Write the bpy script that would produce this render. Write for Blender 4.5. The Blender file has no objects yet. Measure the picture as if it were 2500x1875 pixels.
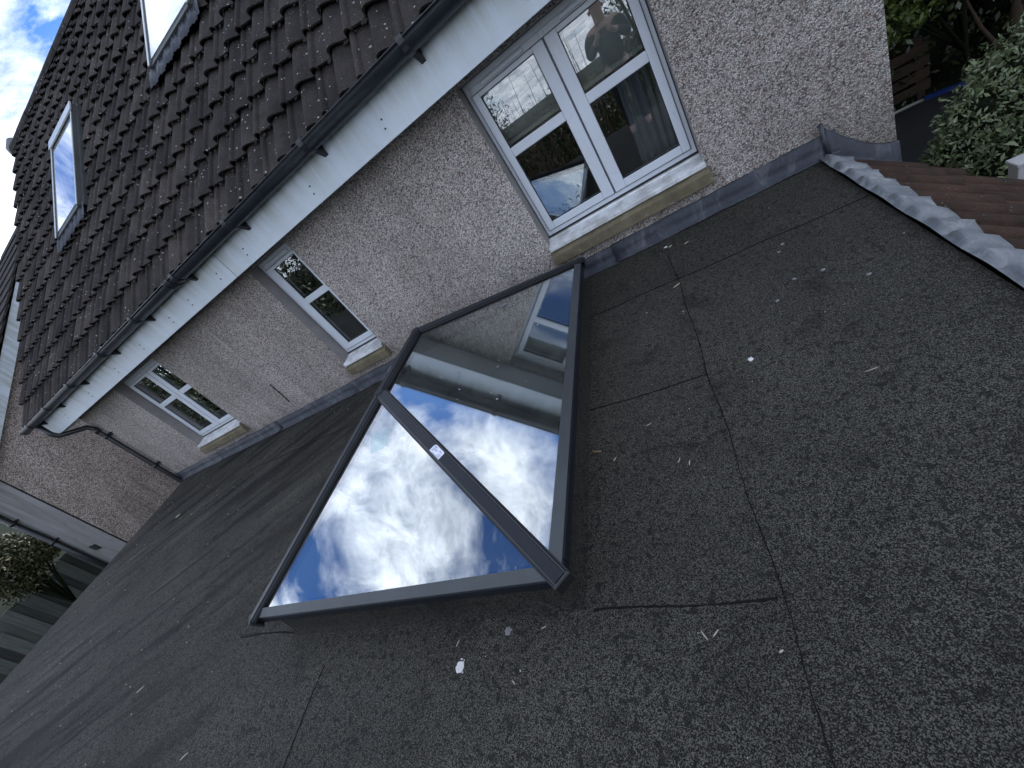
import bpy, math, random
import numpy as np
from mathutils import Matrix, Vector
R = math.radians
random.seed(7); rng = np.random.default_rng(7)
scene = bpy.context.scene
COL = scene.collection

# ------------------------------------------------------------------ camera
EYE = 1.35                                        # metres above the flat roof (z = 0)
cam = bpy.data.cameras.new("camera"); cam.lens = 1004.07 / 2500 * 36; cam.sensor_width = 36
cam.clip_start = 0.02; cam.clip_end = 2000
camo = bpy.data.objects.new("camera", cam); COL.objects.link(camo)
rt = Vector((0.82167481, 0.15180406, -0.54936877)); dn = Vector((-0.33251524, -0.65516771, -0.67837224)); fw = Vector((-0.46290834, 0.74007486, -0.48785763))
M = Matrix(((rt.x, -dn.x, -fw.x, 0), (rt.y, -dn.y, -fw.y, 0), (rt.z, -dn.z, -fw.z, EYE), (0, 0, 0, 1)))
camo.matrix_world = M; scene.camera = camo

# ------------------------------------------------------------------ sky, sun, exposure
SUN_EL, SUN_AZ = R(27), R(-4)                    # azimuth from +Y (behind the house) towards -X is negative
sdir = Vector((math.cos(SUN_EL) * math.sin(SUN_AZ), math.cos(SUN_EL) * math.cos(SUN_AZ), math.sin(SUN_EL)))
world = bpy.data.worlds.new("World"); scene.world = world; world.use_nodes = True
nt = world.node_tree; nt.nodes.clear()
def N(t, **k):
    n = nt.nodes.new(t)
    for a, v in k.items(): setattr(n, a, v)
    return n
def LK(a, b): nt.links.new(a, b)
out = N("ShaderNodeOutputWorld"); bg = N("ShaderNodeBackground"); bg.inputs[1].default_value = 0.1
sky = N("ShaderNodeTexSky", sky_type='NISHITA', sun_disc=False); sky.sun_elevation = SUN_EL; sky.sun_rotation = SUN_AZ
sky.altitude = 50; sky.air_density = 1.0; sky.dust_density = 0.6; sky.ozone_density = 2.0
tc = N("ShaderNodeTexCoord"); sep = N("ShaderNodeSeparateXYZ"); LK(tc.outputs["Generated"], sep.inputs[0])
zc = N("ShaderNodeMath", operation='MAXIMUM'); LK(sep.outputs[2], zc.inputs[0]); zc.inputs[1].default_value = 0.0
zo = N("ShaderNodeMath", operation='ADD'); LK(zc.outputs[0], zo.inputs[0]); zo.inputs[1].default_value = 0.22
dv = N("ShaderNodeVectorMath", operation='DIVIDE'); LK(tc.outputs["Generated"], dv.inputs[0])
cb = N("ShaderNodeCombineXYZ")
for i in range(3): LK(zo.outputs[0], cb.inputs[i])
LK(cb.outputs[0], dv.inputs[1])
mp = N("ShaderNodeMapping"); LK(dv.outputs[0], mp.inputs[0]); mp.inputs["Location"].default_value = (3.1, 1.9, 0); mp.inputs["Scale"].default_value = (1, 1, 0.0)
n1 = N("ShaderNodeTexNoise"); LK(mp.outputs[0], n1.inputs["Vector"]); n1.inputs["Scale"].default_value = 2.1; n1.inputs["Detail"].default_value = 10; n1.inputs["Roughness"].default_value = 0.60; n1.inputs["Distortion"].default_value = 0.35
n2 = N("ShaderNodeTexNoise"); LK(mp.outputs[0], n2.inputs["Vector"]); n2.inputs["Scale"].default_value = 8.5; n2.inputs["Detail"].default_value = 8; n2.inputs["Roughness"].default_value = 0.68; n2.inputs["Distortion"].default_value = 0.6
cr = N("ShaderNodeValToRGB"); LK(n1.outputs[0], cr.inputs[0]); cr.color_ramp.elements[0].position = 0.405; cr.color_ramp.elements[1].position = 0.565
c2 = N("ShaderNodeValToRGB"); LK(n2.outputs[0], c2.inputs[0]); c2.color_ramp.elements[0].position = 0.30; c2.color_ramp.elements[0].color = (6.2, 7.2, 9.6, 1); c2.color_ramp.elements[1].position = 0.66; c2.color_ramp.elements[1].color = (20.0, 21.2, 23.2, 1)
sk = N("ShaderNodeVectorMath", operation='MULTIPLY'); LK(sky.outputs[0], sk.inputs[0]); sk.inputs[1].default_value = (0.52, 0.94, 1.62)
hz = N("ShaderNodeMapRange"); LK(sep.outputs[2], hz.inputs[0]); hz.inputs[1].default_value = 0.0; hz.inputs[2].default_value = 0.42; hz.inputs[3].default_value = 0.75; hz.inputs[4].default_value = 0.0
ad = N("ShaderNodeMath", operation='ADD'); ad.use_clamp = True; LK(cr.outputs[0], ad.inputs[0]); LK(hz.outputs[0], ad.inputs[1])
mx = N("ShaderNodeMix", data_type='RGBA'); LK(ad.outputs[0], mx.inputs[0]); LK(sk.outputs[0], mx.inputs[6]); LK(c2.outputs[0], mx.inputs[7])
LK(mx.outputs[2], bg.inputs[0]); LK(bg.outputs[0], out.inputs[0])
sun = bpy.data.lights.new("sun", 'SUN'); sun.energy = 3.0; sun.angle = R(0.5); sun.color = (1, 0.93, 0.82)
so = bpy.data.objects.new("sun", sun); COL.objects.link(so); so.rotation_euler = sdir.to_track_quat('Z', 'Y').to_euler()
scene.view_settings.view_transform = 'Standard'; scene.view_settings.look = 'None'; scene.view_settings.gamma = 1; scene.view_settings.exposure = 0.28
scene.cycles.max_bounces = 8; scene.cycles.transparent_max_bounces = 24

# ------------------------------------------------------------------ materials
class MatB:
    def __init__(s, name):
        s.m = bpy.data.materials.new(name); s.m.use_nodes = True; s.nt = s.m.node_tree
        s.b = s.nt.nodes["Principled BSDF"]; s.out = s.nt.nodes["Material Output"]; s._co = None
    def n(s, t, **k):
        x = s.nt.nodes.new(t)
        for a, v in k.items(): setattr(x, a, v)
        return x
    def l(s, a, b): s.nt.links.new(a, b)
    def co(s, scale=None, rot=0):
        if s._co is None: s._co = s.n("ShaderNodeTexCoord").outputs["Object"]
        if scale is None: return s._co
        m = s.n("ShaderNodeMapping"); s.l(s._co, m.inputs[0]); m.inputs["Scale"].default_value = scale; m.inputs["Rotation"].default_value = (0, 0, rot)
        return m.outputs[0]
    def noise(s, sc, det=4, rough=.6, co=None, dist=0):
        x = s.n("ShaderNodeTexNoise"); s.l(co or s.co(), x.inputs["Vector"]); x.inputs["Scale"].default_value = sc; x.inputs["Detail"].default_value = det; x.inputs["Roughness"].default_value = rough; x.inputs["Distortion"].default_value = dist
        return x.outputs[0]
    def vor(s, sc, feat='F1', co=None, rand=1):
        x = s.n("ShaderNodeTexVoronoi", feature=feat); s.l(co or s.co(), x.inputs["Vector"]); x.inputs["Scale"].default_value = sc; x.inputs["Randomness"].default_value = rand
        return x
    def ramp(s, f, st, interp='LINEAR'):
        x = s.n("ShaderNodeValToRGB"); s.l(f, x.inputs[0]); e = x.color_ramp.elements; x.color_ramp.interpolation = interp
        for i, (p, c) in enumerate(st):
            if i > 1: e.new(p)
            e[i].position = p; e[i].color = (c, c, c, 1) if isinstance(c, (int, float)) else (*c, 1)
        return x.outputs[0]
    def mix(s, f, a, b, mode='MIX'):
        x = s.n("ShaderNodeMix", data_type='RGBA', blend_type=mode)
        for v, i in ((f, 0), (a, 6), (b, 7)):
            if isinstance(v, (int, float)): x.inputs[i].default_value = v if i == 0 else (v, v, v, 1)
            elif isinstance(v, tuple): x.inputs[i].default_value = (*v, 1)
            else: s.l(v, x.inputs[i])
        return x.outputs[2]
    def math(s, op, a, b):
        x = s.n("ShaderNodeMath", operation=op)
        for i, v in enumerate((a, b)):
            if isinstance(v, (int, float)): x.inputs[i].default_value = v
            else: s.l(v, x.inputs[i])
        return x.outputs[0]
    def col(s, c):
        if isinstance(c, tuple): s.b.inputs["Base Color"].default_value = (*c, 1)
        else: s.l(c, s.b.inputs["Base Color"])
        return s
    def rough(s, r):
        if isinstance(r, (int, float)): s.b.inputs["Roughness"].default_value = r
        else: s.l(r, s.b.inputs["Roughness"])
        return s
    def spec(s, v): s.b.inputs["Specular IOR Level"].default_value = v; return s
    def metal(s, v): s.b.inputs["Metallic"].default_value = v; return s
    def bump(s, h, st=.5, d=.01):
        x = s.n("ShaderNodeBump"); x.inputs["Strength"].default_value = st; x.inputs["Distance"].default_value = d; s.l(h, x.inputs["Height"]); s.l(x.outputs[0], s.b.inputs["Normal"]); return s

MAT = {}
def plain(name, c, r=.5, var=.12, sc=6, spec=.5, metal=0, bump=0, bsc=60):
    m = MatB(name); n = m.noise(sc, 6, .65)
    lo = tuple(x * (1 - var) for x in c); hi = tuple(min(1, x * (1 + var)) for x in c)
    m.col(m.ramp(n, [(.3, lo), (.7, hi)])).spec(spec).metal(metal)
    m.rough(m.ramp(m.noise(sc * 2.3, 5), [(.3, max(0.03, r - .07)), (.7, min(1, r + .07))]))
    if bump: m.bump(m.noise(bsc, 4), bump, .004)
    MAT[name] = m.m; return m.m

def mk_pebble(name, tint=(1, 1, 1), scale=62, bumpst=1.0):
    m = MatB(name)
    v = m.vor(scale); v2 = m.vor(scale * 1.9)
    g = m.n("ShaderNodeSeparateColor"); m.l(v.outputs["Color"], g.inputs[0])
    c = m.ramp(g.outputs[0], [(0, (.15, .135, .135)), (.2, (.40, .375, .37)), (.5, (.62, .59, .58)), (.78, (.78, .755, .75)), (1, (.92, .91, .91))])
    warm = m.ramp(g.outputs[1], [(.86, (1, 1, 1)), (.94, (1.08, .86, .78))])
    c = m.mix(1, c, warm, 'MULTIPLY')
    edge = m.ramp(v.outputs["Distance"], [(.38, 1.0), (.68, .44)])
    c = m.mix(1, c, edge, 'MULTIPLY')
    pat = m.ramp(m.noise(.9, 7, .72), [(.32, (.74, .73, .71)), (.68, (1.12, 1.12, 1.12))])
    c = m.mix(1, c, pat, 'MULTIPLY')
    drip = m.ramp(m.noise(2.2, 5, .6, co=m.co((1, 1, .16))), [(.35, .86), (.62, 1.06)])
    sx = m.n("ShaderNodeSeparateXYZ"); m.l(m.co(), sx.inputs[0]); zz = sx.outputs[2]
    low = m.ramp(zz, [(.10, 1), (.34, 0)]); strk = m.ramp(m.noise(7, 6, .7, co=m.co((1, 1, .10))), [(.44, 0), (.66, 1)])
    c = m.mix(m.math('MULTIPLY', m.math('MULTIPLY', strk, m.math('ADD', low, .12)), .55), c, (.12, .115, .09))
    c = m.mix(1, c, drip, 'MULTIPLY'); c = m.mix(1, c, tint, 'MULTIPLY')
    h = m.math('ADD', m.ramp(v.outputs["Distance"], [(0, 1), (.62, 0)]), m.math('MULTIPLY', m.ramp(v2.outputs["Distance"], [(0, 1), (.6, 0)]), .45))
    m.col(c).rough(.85).spec(.25).bump(h, bumpst, .012); MAT[name] = m.m
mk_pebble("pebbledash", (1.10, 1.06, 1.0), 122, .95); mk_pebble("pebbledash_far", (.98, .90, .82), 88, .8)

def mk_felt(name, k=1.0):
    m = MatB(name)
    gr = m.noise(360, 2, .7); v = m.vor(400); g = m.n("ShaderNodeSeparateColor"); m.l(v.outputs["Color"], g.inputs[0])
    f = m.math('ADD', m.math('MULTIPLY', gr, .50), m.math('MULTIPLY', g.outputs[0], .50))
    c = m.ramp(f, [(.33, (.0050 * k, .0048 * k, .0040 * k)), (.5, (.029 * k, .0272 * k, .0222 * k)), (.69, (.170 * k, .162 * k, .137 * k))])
    big = m.ramp(m.noise(.9, 6, .62, dist=.3), [(.32, (.70, .69, .66)), (.68, (1.2, 1.19, 1.17))]); c = m.mix(1, c, big, 'MULTIPLY')
    blot = m.ramp(m.noise(4.0, 7, .72), [(.36, .58), (.45, 1.0), (.62, 1.0), (.72, 1.22)]); c = m.mix(1, c, blot, 'MULTIPLY')
    sp = m.vor(9.5); spot = m.ramp(sp.outputs["Distance"], [(.10, .42), (.17, 1.0)])
    rs = m.n("ShaderNodeSeparateColor"); m.l(sp.outputs["Color"], rs.inputs[0])
    c = m.mix(m.ramp(rs.outputs[0], [(.62, 0), (.66, 1)]), c, m.mix(1, c, spot, 'MULTIPLY'))
    s1 = m.ramp(m.noise(36, 1, .5), [(.615, 0), (.64, 1)]); s1m = m.ramp(m.noise(1.1, 4, .6), [(.40, 0), (.48, 1)]); c = m.mix(m.math('MULTIPLY', m.math('MULTIPLY', s1, s1m), .70), c, (.006, .006, .0055))
    # long darker and paler streaks, only on the far (left) half
    r1 = m.co((1, 1, 1), rot=-.49); mp2 = m.n("ShaderNodeMapping"); m.l(r1, mp2.inputs[0]); mp2.inputs["Scale"].default_value = (.28, 2.9, 1)
    st = m.noise(1.0, 6, .66, co=mp2.outputs[0], dist=.15); stv = m.ramp(st, [(.40, .26), (.485, 1.0), (.57, 1.0), (.68, 1.7)])
    sx = m.n("ShaderNodeSeparateXYZ"); m.l(m.co(), sx.inputs[0]); msk = m.ramp(m.math('MULTIPLY', sx.outputs[0], -.12), [(.30, 0), (.48, 1)])
    mp3 = m.n("ShaderNodeMapping"); m.l(r1, mp3.inputs[0]); mp3.inputs["Scale"].default_value = (.7, 8.5, 1)
    st3 = m.ramp(m.noise(1.0, 5, .65, co=mp3.outputs[0], dist=.1), [(.37, .35), (.45, 1), (.62, 1), (.74, 1.5)]); stv = m.mix(1, stv, st3, 'MULTIPLY')
    c = m.mix(msk, c, m.mix(1, c, stv, 'MULTIPLY'))
    h = m.math('ADD', f, m.math('MULTIPLY', m.noise(9, 4), .5))
    m.col(c).rough(.84).spec(.28).bump(h, .9, .006); MAT[name] = m.m
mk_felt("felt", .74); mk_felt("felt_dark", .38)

def mk_tile(name, a, b, spotc=.35, spotd=38):
    m = MatB(name)
    c = m.ramp(m.noise(3.2, 6, .65), [(.3, a), (.7, b)])
    isl = m.n("ShaderNodeNewGeometry").outputs["Random Per Island"]
    c = m.mix(1, c, m.ramp(isl, [(0, (.62, .60, .62)), (.85, (1.2, 1.15, 1.12)), (1, (1.5, 1.42, 1.36))]), 'MULTIPLY')
    fine = m.ramp(m.noise(90, 4, .7), [(.3, .6), (.7, 1.35)]); c = m.mix(1, c, fine, 'MULTIPLY')
    moss = m.ramp(m.noise(7, 6, .7), [(.56, 0), (.68, .75)]); c = m.mix(moss, c, (.018, .019, .012))
    v = m.vor(spotd); rs = m.n("ShaderNodeSeparateColor"); m.l(v.outputs["Color"], rs.inputs[0])
    sz = m.math('MULTIPLY', m.ramp(rs.outputs[1], [(.8, 0), (1, 1)]), .30); s2 = m.math('LESS_THAN', v.outputs["Distance"], sz)
    c = m.mix(m.math('MULTIPLY', s2, .75), c, (spotc, spotc, spotc * .97))
    v3 = m.vor(spotd * 2.1); r3 = m.n("ShaderNodeSeparateColor"); m.l(v3.outputs["Color"], r3.inputs[0]); s3 = m.math('LESS_THAN', v3.outputs["Distance"], m.math('MULTIPLY', m.ramp(r3.outputs[1], [(.72, 0), (1, 1)]), .34)); lich = m.ramp(m.noise(1.7, 5, .6), [(.42, 0), (.6, 1)])
    c = m.mix(m.math('MULTIPLY', m.math('MULTIPLY', s3, lich), .55), c, (spotc * .8, spotc * .8, spotc * .72))
    m.col(c).rough(.9).spec(.2).bump(m.noise(120, 4), .6, .004); MAT[name] = m.m
mk_tile("roof_tile", (.017, .0155, .0148), (.050, .045, .042))
mk_tile("clay_tile", (.018, .012, .009), (.068, .038, .026), .10, 60)

plain("upvc_white", (.56, .60, .65), .32, .05, 3); m_ = MatB("upvc_sill"); c_ = m_.ramp(m_.noise(6, 7, .7), [(.40, (.42, .43, .42)), (.58, (.72, .74, .76))]); c_ = m_.mix(m_.ramp(m_.noise(45, 5, .7), [(.60, 0), (.68, .55)]), c_, (.22, .20, .15)); m_.col(c_).rough(.4); MAT["upvc_sill"] = m_.m
plain("upvc_seal", (.012, .012, .013), .6)
m_ = MatB("fascia_white"); c_ = m_.ramp(m_.noise(2.2, 6, .65), [(.3, (.48, .54, .60)), (.7, (.55, .605, .655))])
zz = m_.n("ShaderNodeSeparateXYZ"); m_.l(m_.co(), zz.inputs[0]); top_ = m_.ramp(m_.math('SUBTRACT', zz.outputs[2], 1.0), [(.62, 0), (.78, 1)])
run_ = m_.ramp(m_.noise(9, 6, .7, co=m_.co((1, 1, .12))), [(.38, 0), (.66, .8)]); c_ = m_.mix(m_.math('MULTIPLY', run_, m_.math('ADD', top_, .30)), c_, (.30, .33, .27))
spk = m_.ramp(m_.noise(70, 3, .6), [(.66, 0), (.72, .5)]); c_ = m_.mix(spk, c_, (.35, .36, .34)); m_.col(c_).rough(.42); MAT["fascia_white"] = m_.m
plain("black_plastic", (.016, .017, .019), .34, .35, 5, bump=.15)
plain("gutter_grey", (.016, .019, .024), .33, .3, 6, bump=.1)
plain("lead_dark", (.020, .025, .036), .5, .45, 5, metal=.25, bump=.5, bsc=14); plain("lead_pale", (.17, .19, .205), .55, .38, 9, metal=.2, bump=.45, bsc=20)
plain("stone_sill", (.150, .125, .075), .8, .22, 9, bump=.5, bsc=90); plain("render_smooth", (.25, .235, .225), .85, .15, 5, bump=.4)
plain("alu_anthracite", (.011, .014, .020), .45, .12, 4, metal=.35); plain("alu_grey", (.066, .073, .077), .42, .12, 5, metal=.45)
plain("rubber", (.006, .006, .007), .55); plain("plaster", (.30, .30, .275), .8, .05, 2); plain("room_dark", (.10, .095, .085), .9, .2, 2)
plain("label_white", (.72, .74, .82), .6, .03); plain("label_ink", (.16, .18, .30), .6, .03)
plain("blind_cream", (.40, .40, .36), .9, .06, 12); plain("curtain_grey", (.20, .21, .22), .9, .1, 8); plain("panel_blue", (.42, .60, .74), .35, .06, 3)
plain("velux_frame", (.52, .56, .58), .32, .10, 5, metal=.3); plain("velux_dark", (.05, .055, .055), .5, .2, 5)
plain("dropping", (.62, .62, .60), .8, .25, 60); plain("dropping_old", (.20, .20, .20), .9, .3, 60); plain("twig_pale", (.40, .36, .28), .8, .25, 40); plain("twig_brown", (.20, .14, .08), .8, .3, 40)
plain("sealant_black", (.009, .009, .009), .9, .5, 30, spec=.15); plain("bead_pale", (.48, .47, .47), .7, .1)
plain("fence_wood", (.060, .070, .062), .9, .35, 5, bump=.4); plain("bark", (.034, .021, .012), .95, .35, 9, bump=.8, bsc=40)
plain("core_bark_dark", (.008, .011, .005), .95, .4, 14, spec=.1); plain("post_white", (.40, .40, .39), .6, .1); plain("cloth_dark", (.022, .024, .030), .9, .2, 8); plain("skin", (.50, .31, .235), .5, .06, 20); plain("hair", (.035, .024, .018), .7); plain("tarp_blue", (.010, .03, .15), .5, .2); plain("tarp_black", (.012, .013, .014), .7, .2); plain("rope_pale", (.3, .3, .26), .8)
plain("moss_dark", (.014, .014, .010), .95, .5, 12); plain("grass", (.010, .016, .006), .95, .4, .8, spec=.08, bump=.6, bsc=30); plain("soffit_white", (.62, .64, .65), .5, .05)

def mk_leaf(name, a, b):
    m = MatB(name); isl = m.n("ShaderNodeNewGeometry").outputs["Random Per Island"]
    m.col(m.ramp(isl, [(0, a), (1, b)])).rough(.42).spec(.5); MAT[name] = m.m
m_ = MatB("fence_wood"); oi = m_.n("ShaderNodeObjectInfo").outputs["Random"]; c_ = m_.ramp(m_.noise(4, 6, .7, co=m_.co((6, 6, .5))), [(.3, (.045, .052, .046)), (.7, (.10, .112, .10))]); c_ = m_.mix(1, c_, m_.ramp(oi, [(0, .45), (1, 1.5)]), "MULTIPLY"); m_.col(c_).rough(.9).bump(m_.noise(30, 5), .5, .004); MAT["fence_wood"] = m_.m
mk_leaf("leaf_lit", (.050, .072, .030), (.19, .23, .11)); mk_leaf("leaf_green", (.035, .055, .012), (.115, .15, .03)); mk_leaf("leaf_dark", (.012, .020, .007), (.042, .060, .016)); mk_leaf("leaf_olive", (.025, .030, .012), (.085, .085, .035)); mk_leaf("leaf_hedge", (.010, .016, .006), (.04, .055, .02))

def mk_glass(name, refl, tint, grazing=.45, rough=0.0, wav=0.0, dust=0):
    m = MatB(name); m.nt.nodes.remove(m.b)
    tr = m.n("ShaderNodeBsdfTransparent"); tr.inputs[0].default_value = (*tint, 1)
    gl = m.n("ShaderNodeBsdfGlossy"); gl.inputs["Roughness"].default_value = rough; gl.inputs["Color"].default_value = (.97, .985, 1, 1)
    lw = m.n("ShaderNodeLayerWeight"); lw.inputs[0].default_value = .5
    fac = m.ramp(lw.outputs["Facing"], [(.25, refl), (1, grazing)])
    if wav:
        bp = m.n("ShaderNodeBump"); bp.inputs["Strength"].default_value = wav; bp.inputs["Distance"].default_value = .01; m.l(m.noise(1.3, 1), bp.inputs["Height"]); m.l(bp.outputs[0], gl.inputs["Normal"])
    mxs = m.n("ShaderNodeMixShader"); m.l(fac, mxs.inputs[0]); m.l(tr.outputs[0], mxs.inputs[1]); m.l(gl.outputs[0], mxs.inputs[2]); last = mxs.outputs[0]
    if dust:
        df = m.n("ShaderNodeBsdfDiffuse"); df.inputs[0].default_value = (.55, .56, .56, 1)
        sp = m.vor(26); rs = m.n("ShaderNodeSeparateColor"); m.l(sp.outputs["Color"], rs.inputs[0]); dot = m.math('LESS_THAN', sp.outputs["Distance"], m.math('MULTIPLY', m.ramp(rs.outputs[0], [(.82, 0), (1, 1)]), .16))
        film = m.ramp(m.noise(3.0, 7, .7, co=m.co((1, 1, 1)), dist=.6), [(.40, .01), (.62, dust)])
        r1 = m.co((1, 1, 1), rot=.35); mp_ = m.n("ShaderNodeMapping"); m.l(r1, mp_.inputs[0]); mp_.inputs["Scale"].default_value = (14, .9, 1); run = m.ramp(m.noise(1, 5, .6, co=mp_.outputs[0]), [(.60, 0), (.70, dust * .8)])
        m2 = m.n("ShaderNodeMixShader"); m.l(m.math('MINIMUM', m.math('ADD', m.math('ADD', film, run), m.math('MULTIPLY', dot, .5)), .8), m2.inputs[0]); m.l(last, m2.inputs[1]); m.l(df.outputs[0], m2.inputs[2]); last = m2.outputs[0]
    m.l(last, m.out.inputs[0]); MAT[name] = m.m
m_ = MatB("film_pale"); m_.col((.16, .17, .18)).rough(.5); MAT["film_pale"] = m_.m
mk_glass("solar_glass", .32, (.86, .91, .90), .72, wav=.012, dust=.03); mk_glass("pane_glass", .15, (.84, .87, .87), .75, wav=.02); mk_glass("roof_pane_glass", .58, (.5, .55, .57), .98)

m_ = MatB("lead_dark"); c_ = m_.ramp(m_.noise(5, 7, .68), [(.3, (.013, .017, .026)), (.7, (.036, .043, .058))]); st_ = m_.ramp(m_.noise(7, 7, .72, co=m_.co((1, 1, .35)), dist=.8), [(.52, 0), (.70, .6)]); c_ = m_.mix(st_, c_, (.15, .16, .17)); m_.col(c_).rough(.58).metal(.1).bump(m_.noise(9, 6), 1.0, .012); MAT["lead_dark"] = m_.m
m_ = MatB("stone_sill"); c_ = m_.ramp(m_.noise(9, 7, .7), [(.3, (.10, .085, .05)), (.7, (.19, .16, .10))]); st_ = m_.ramp(m_.noise(16, 6, .7), [(.60, 0), (.68, .6)]); c_ = m_.mix(st_, c_, (.30, .29, .24)); dk_ = m_.ramp(m_.noise(4, 6, .7), [(.36, .5), (.55, 0)]); c_ = m_.mix(dk_, c_, (.05, .045, .03)); m_.col(c_).rough(.85).bump(m_.noise(60, 6, .7), .7, .004); MAT["stone_sill"] = m_.m
m_ = MatB("lead_pale"); c_ = m_.ramp(m_.noise(8, 7, .7), [(.3, (.075, .088, .10)), (.7, (.19, .205, .215))]); st_ = m_.ramp(m_.noise(11, 6, .7, co=m_.co((.35, 1, 1)), dist=.5), [(.52, 0), (.68, .7)]); c_ = m_.mix(st_, c_, (.32, .33, .33)); m_.col(c_).rough(.62).bump(m_.noise(24, 6), .9, .006); MAT["lead_pale"] = m_.m
# ------------------------------------------------------------------ mesh helpers
class MB:
    def __init__(s): s.v = []; s.f = []; s.sm = []
    def add(s, vs, fs, smooth=False):
        o = len(s.v); s.v += [tuple(p) for p in vs]; s.f += [tuple(i + o for i in f) for f in fs]; s.sm += [smooth] * len(fs); return s
    def box(s, x0, x1, y0, y1, z0, z1):
        v = [(x, y, z) for x in (x0, x1) for y in (y0, y1) for z in (z0, z1)]
        return s.add(v, [(0, 1, 3, 2), (4, 6, 7, 5), (0, 4, 5, 1), (2, 3, 7, 6), (0, 2, 6, 4), (1, 5, 7, 3)])
    def obox(s, o, a, b, c):                      # origin corner + three edge vectors
        o, a, b, c = map(Vector, (o, a, b, c)); v = [o + a * i + b * j + c * k for i in (0, 1) for j in (0, 1) for k in (0, 1)]
        f = [(0, 1, 3, 2), (4, 6, 7, 5), (0, 4, 5, 1), (2, 3, 7, 6), (0, 2, 6, 4), (1, 5, 7, 3)]
        if a.cross(b).dot(c) < 0: f = [t[::-1] for t in f]
        return s.add(v, f)
    def prism(s, poly, ext, cap=True, smooth=False):       # 3-D polygon extruded by a vector
        n = len(poly); e = Vector(ext); p = [Vector(q) for q in poly]
        f = [(i, (i + 1) % n, n + (i + 1) % n, n + i) for i in range(n)]
        o = len(s.v); s.add(p + [q + e for q in p], f, smooth)
        if cap: s.f += [tuple(o + i for i in range(n))[::-1], tuple(o + n + i for i in range(n))]; s.sm += [False, False]
        return s
    def strip(s, rings, closed=False, smooth=True, caps=False):   # list of equal-length point rings
        n = len(rings[0]); v = [p for r in rings for p in r]; f = []
        for i in range(len(rings) - 1):
            for j in range(n if closed else n - 1):
                k = (j + 1) % n; f.append((i * n + j, i * n + k, (i + 1) * n + k, (i + 1) * n + j))
        o = len(s.v); s.add(v, f, smooth)
        if caps: s.f += [tuple(o + j for j in range(n))[::-1], tuple(o + (len(rings) - 1) * n + j for j in range(n))]; s.sm += [False, False]
        return s
    def tube(s, pts, r, n=12):
        P = [Vector(p) for p in pts]; rs = r if isinstance(r, (list, tuple)) else [r] * len(P); rings = []
        up = None
        for i, p in enumerate(P):
            t = ((P[min(i + 1, len(P) - 1)] - p).normalized() + (p - P[max(i - 1, 0)]).normalized()).normalized()
            if up is None: up = t.orthogonal().normalized()
            up = (up - t * up.dot(t)).normalized(); w = t.cross(up)
            rings.append([p + (up * math.cos(2 * math.pi * k / n) + w * math.sin(2 * math.pi * k / n)) * rs[i] for k in range(n)])
        return s.strip(rings, True, True, True)
    def build(s, name, mat, parent=None, bevel=0):
        me = bpy.data.meshes.new(name); me.from_pydata(s.v, [], s.f); me.validate(clean_customdata=False)
        if len(me.polygons) == len(s.sm): me.polygons.foreach_set("use_smooth", s.sm)
        me.update(); o = bpy.data.objects.new(name, me); COL.objects.link(o)
        me.materials.append(MAT[mat] if isinstance(mat, str) else mat)
        if bevel:
            b = o.modifiers.new("bevel", 'BEVEL'); b.width = bevel; b.segments = 2; b.limit_method = 'ANGLE'; b.angle_limit = R(40)
        if parent: attach(o, parent)
        return o
def world_loc(o):
    v = Vector(o.location)
    while o.parent: o = o.parent; v = v + o.location if o.parent is None else v
    return v
def attach(o, parent):
    o.parent = parent; root = parent
    while root.parent: root = root.parent
    # every part is modelled in world coordinates: undo the root's offset once (parts themselves sit at their parent's origin)
    o.matrix_parent_inverse = Matrix.Translation(-Vector(root.location)) if parent is root else Matrix.Identity(4)
def thing(name, label, cat, loc=(0, 0, 0), group=None):
    o = bpy.data.objects.new(name, None); COL.objects.link(o); o.location = loc; o.empty_display_size = .2
    return tag(o, label, cat, group)
def tag(o, label=None, cat=None, group=None, kind=None):
    for k, v in (("label", label), ("category", cat), ("group", group), ("kind", kind)):
        if v: o[k] = v
    return o

# ------------------------------------------------------------------ ground and far setting
G = -2.6
g = MB(); nx = 60; xs = np.linspace(-400, 400, nx); 
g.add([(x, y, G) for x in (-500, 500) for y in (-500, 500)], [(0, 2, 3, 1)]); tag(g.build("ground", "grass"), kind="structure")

# ------------------------------------------------------------------ main house
W = 3.11                                         # y of the pebbledash face
XL, XR = -8.02, 1.232
PT = math.tan(R(43.5)); PC, PS = math.cos(R(43.5)), math.sin(R(43.5))
def roofz(y): return 1.85 + (y - 2.75) * PT
RIDGE_Y = 6.1; BACK = 2 * RIDGE_Y - W
house = thing("house", "pebbledashed house with dark tiled roof, white fascia and three white windows above the flat roof", "house", (-3.4, W, G))

OPEN = [(-.888, .268, .33, 1.535), (-3.405, -2.828, .33, 1.535), (-6.715, -5.572, .33, 1.535)]
w = MB()
xs = sorted({XL, XR, *[o[0] for o in OPEN], *[o[1] for o in OPEN]}); zs = [G, .33, 1.535, 1.62]
for i in range(len(xs) - 1):
    for j in range(3):
        cx, cz = (xs[i] + xs[i + 1]) / 2, (zs[j] + zs[j + 1]) / 2
        if any(a < cx < b and c < cz < d for a, b, c, d in OPEN): continue
        w.add([(xs[i], W, zs[j]), (xs[i + 1], W, zs[j]), (xs[i + 1], W, zs[j + 1]), (xs[i], W, zs[j + 1])], [(0, 1, 2, 3)])
zr = roofz(RIDGE_Y) - .12
for x, s in ((XL, 1), (XR, -1)):                 # gable ends
    gp = [(x, W, G), (x, W, 1.62), (x, RIDGE_Y, zr), (x, BACK, 1.62), (x, BACK, G)]; w.add(gp, [tuple(range(5)) if s > 0 else tuple(range(5))[::-1]])
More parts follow.
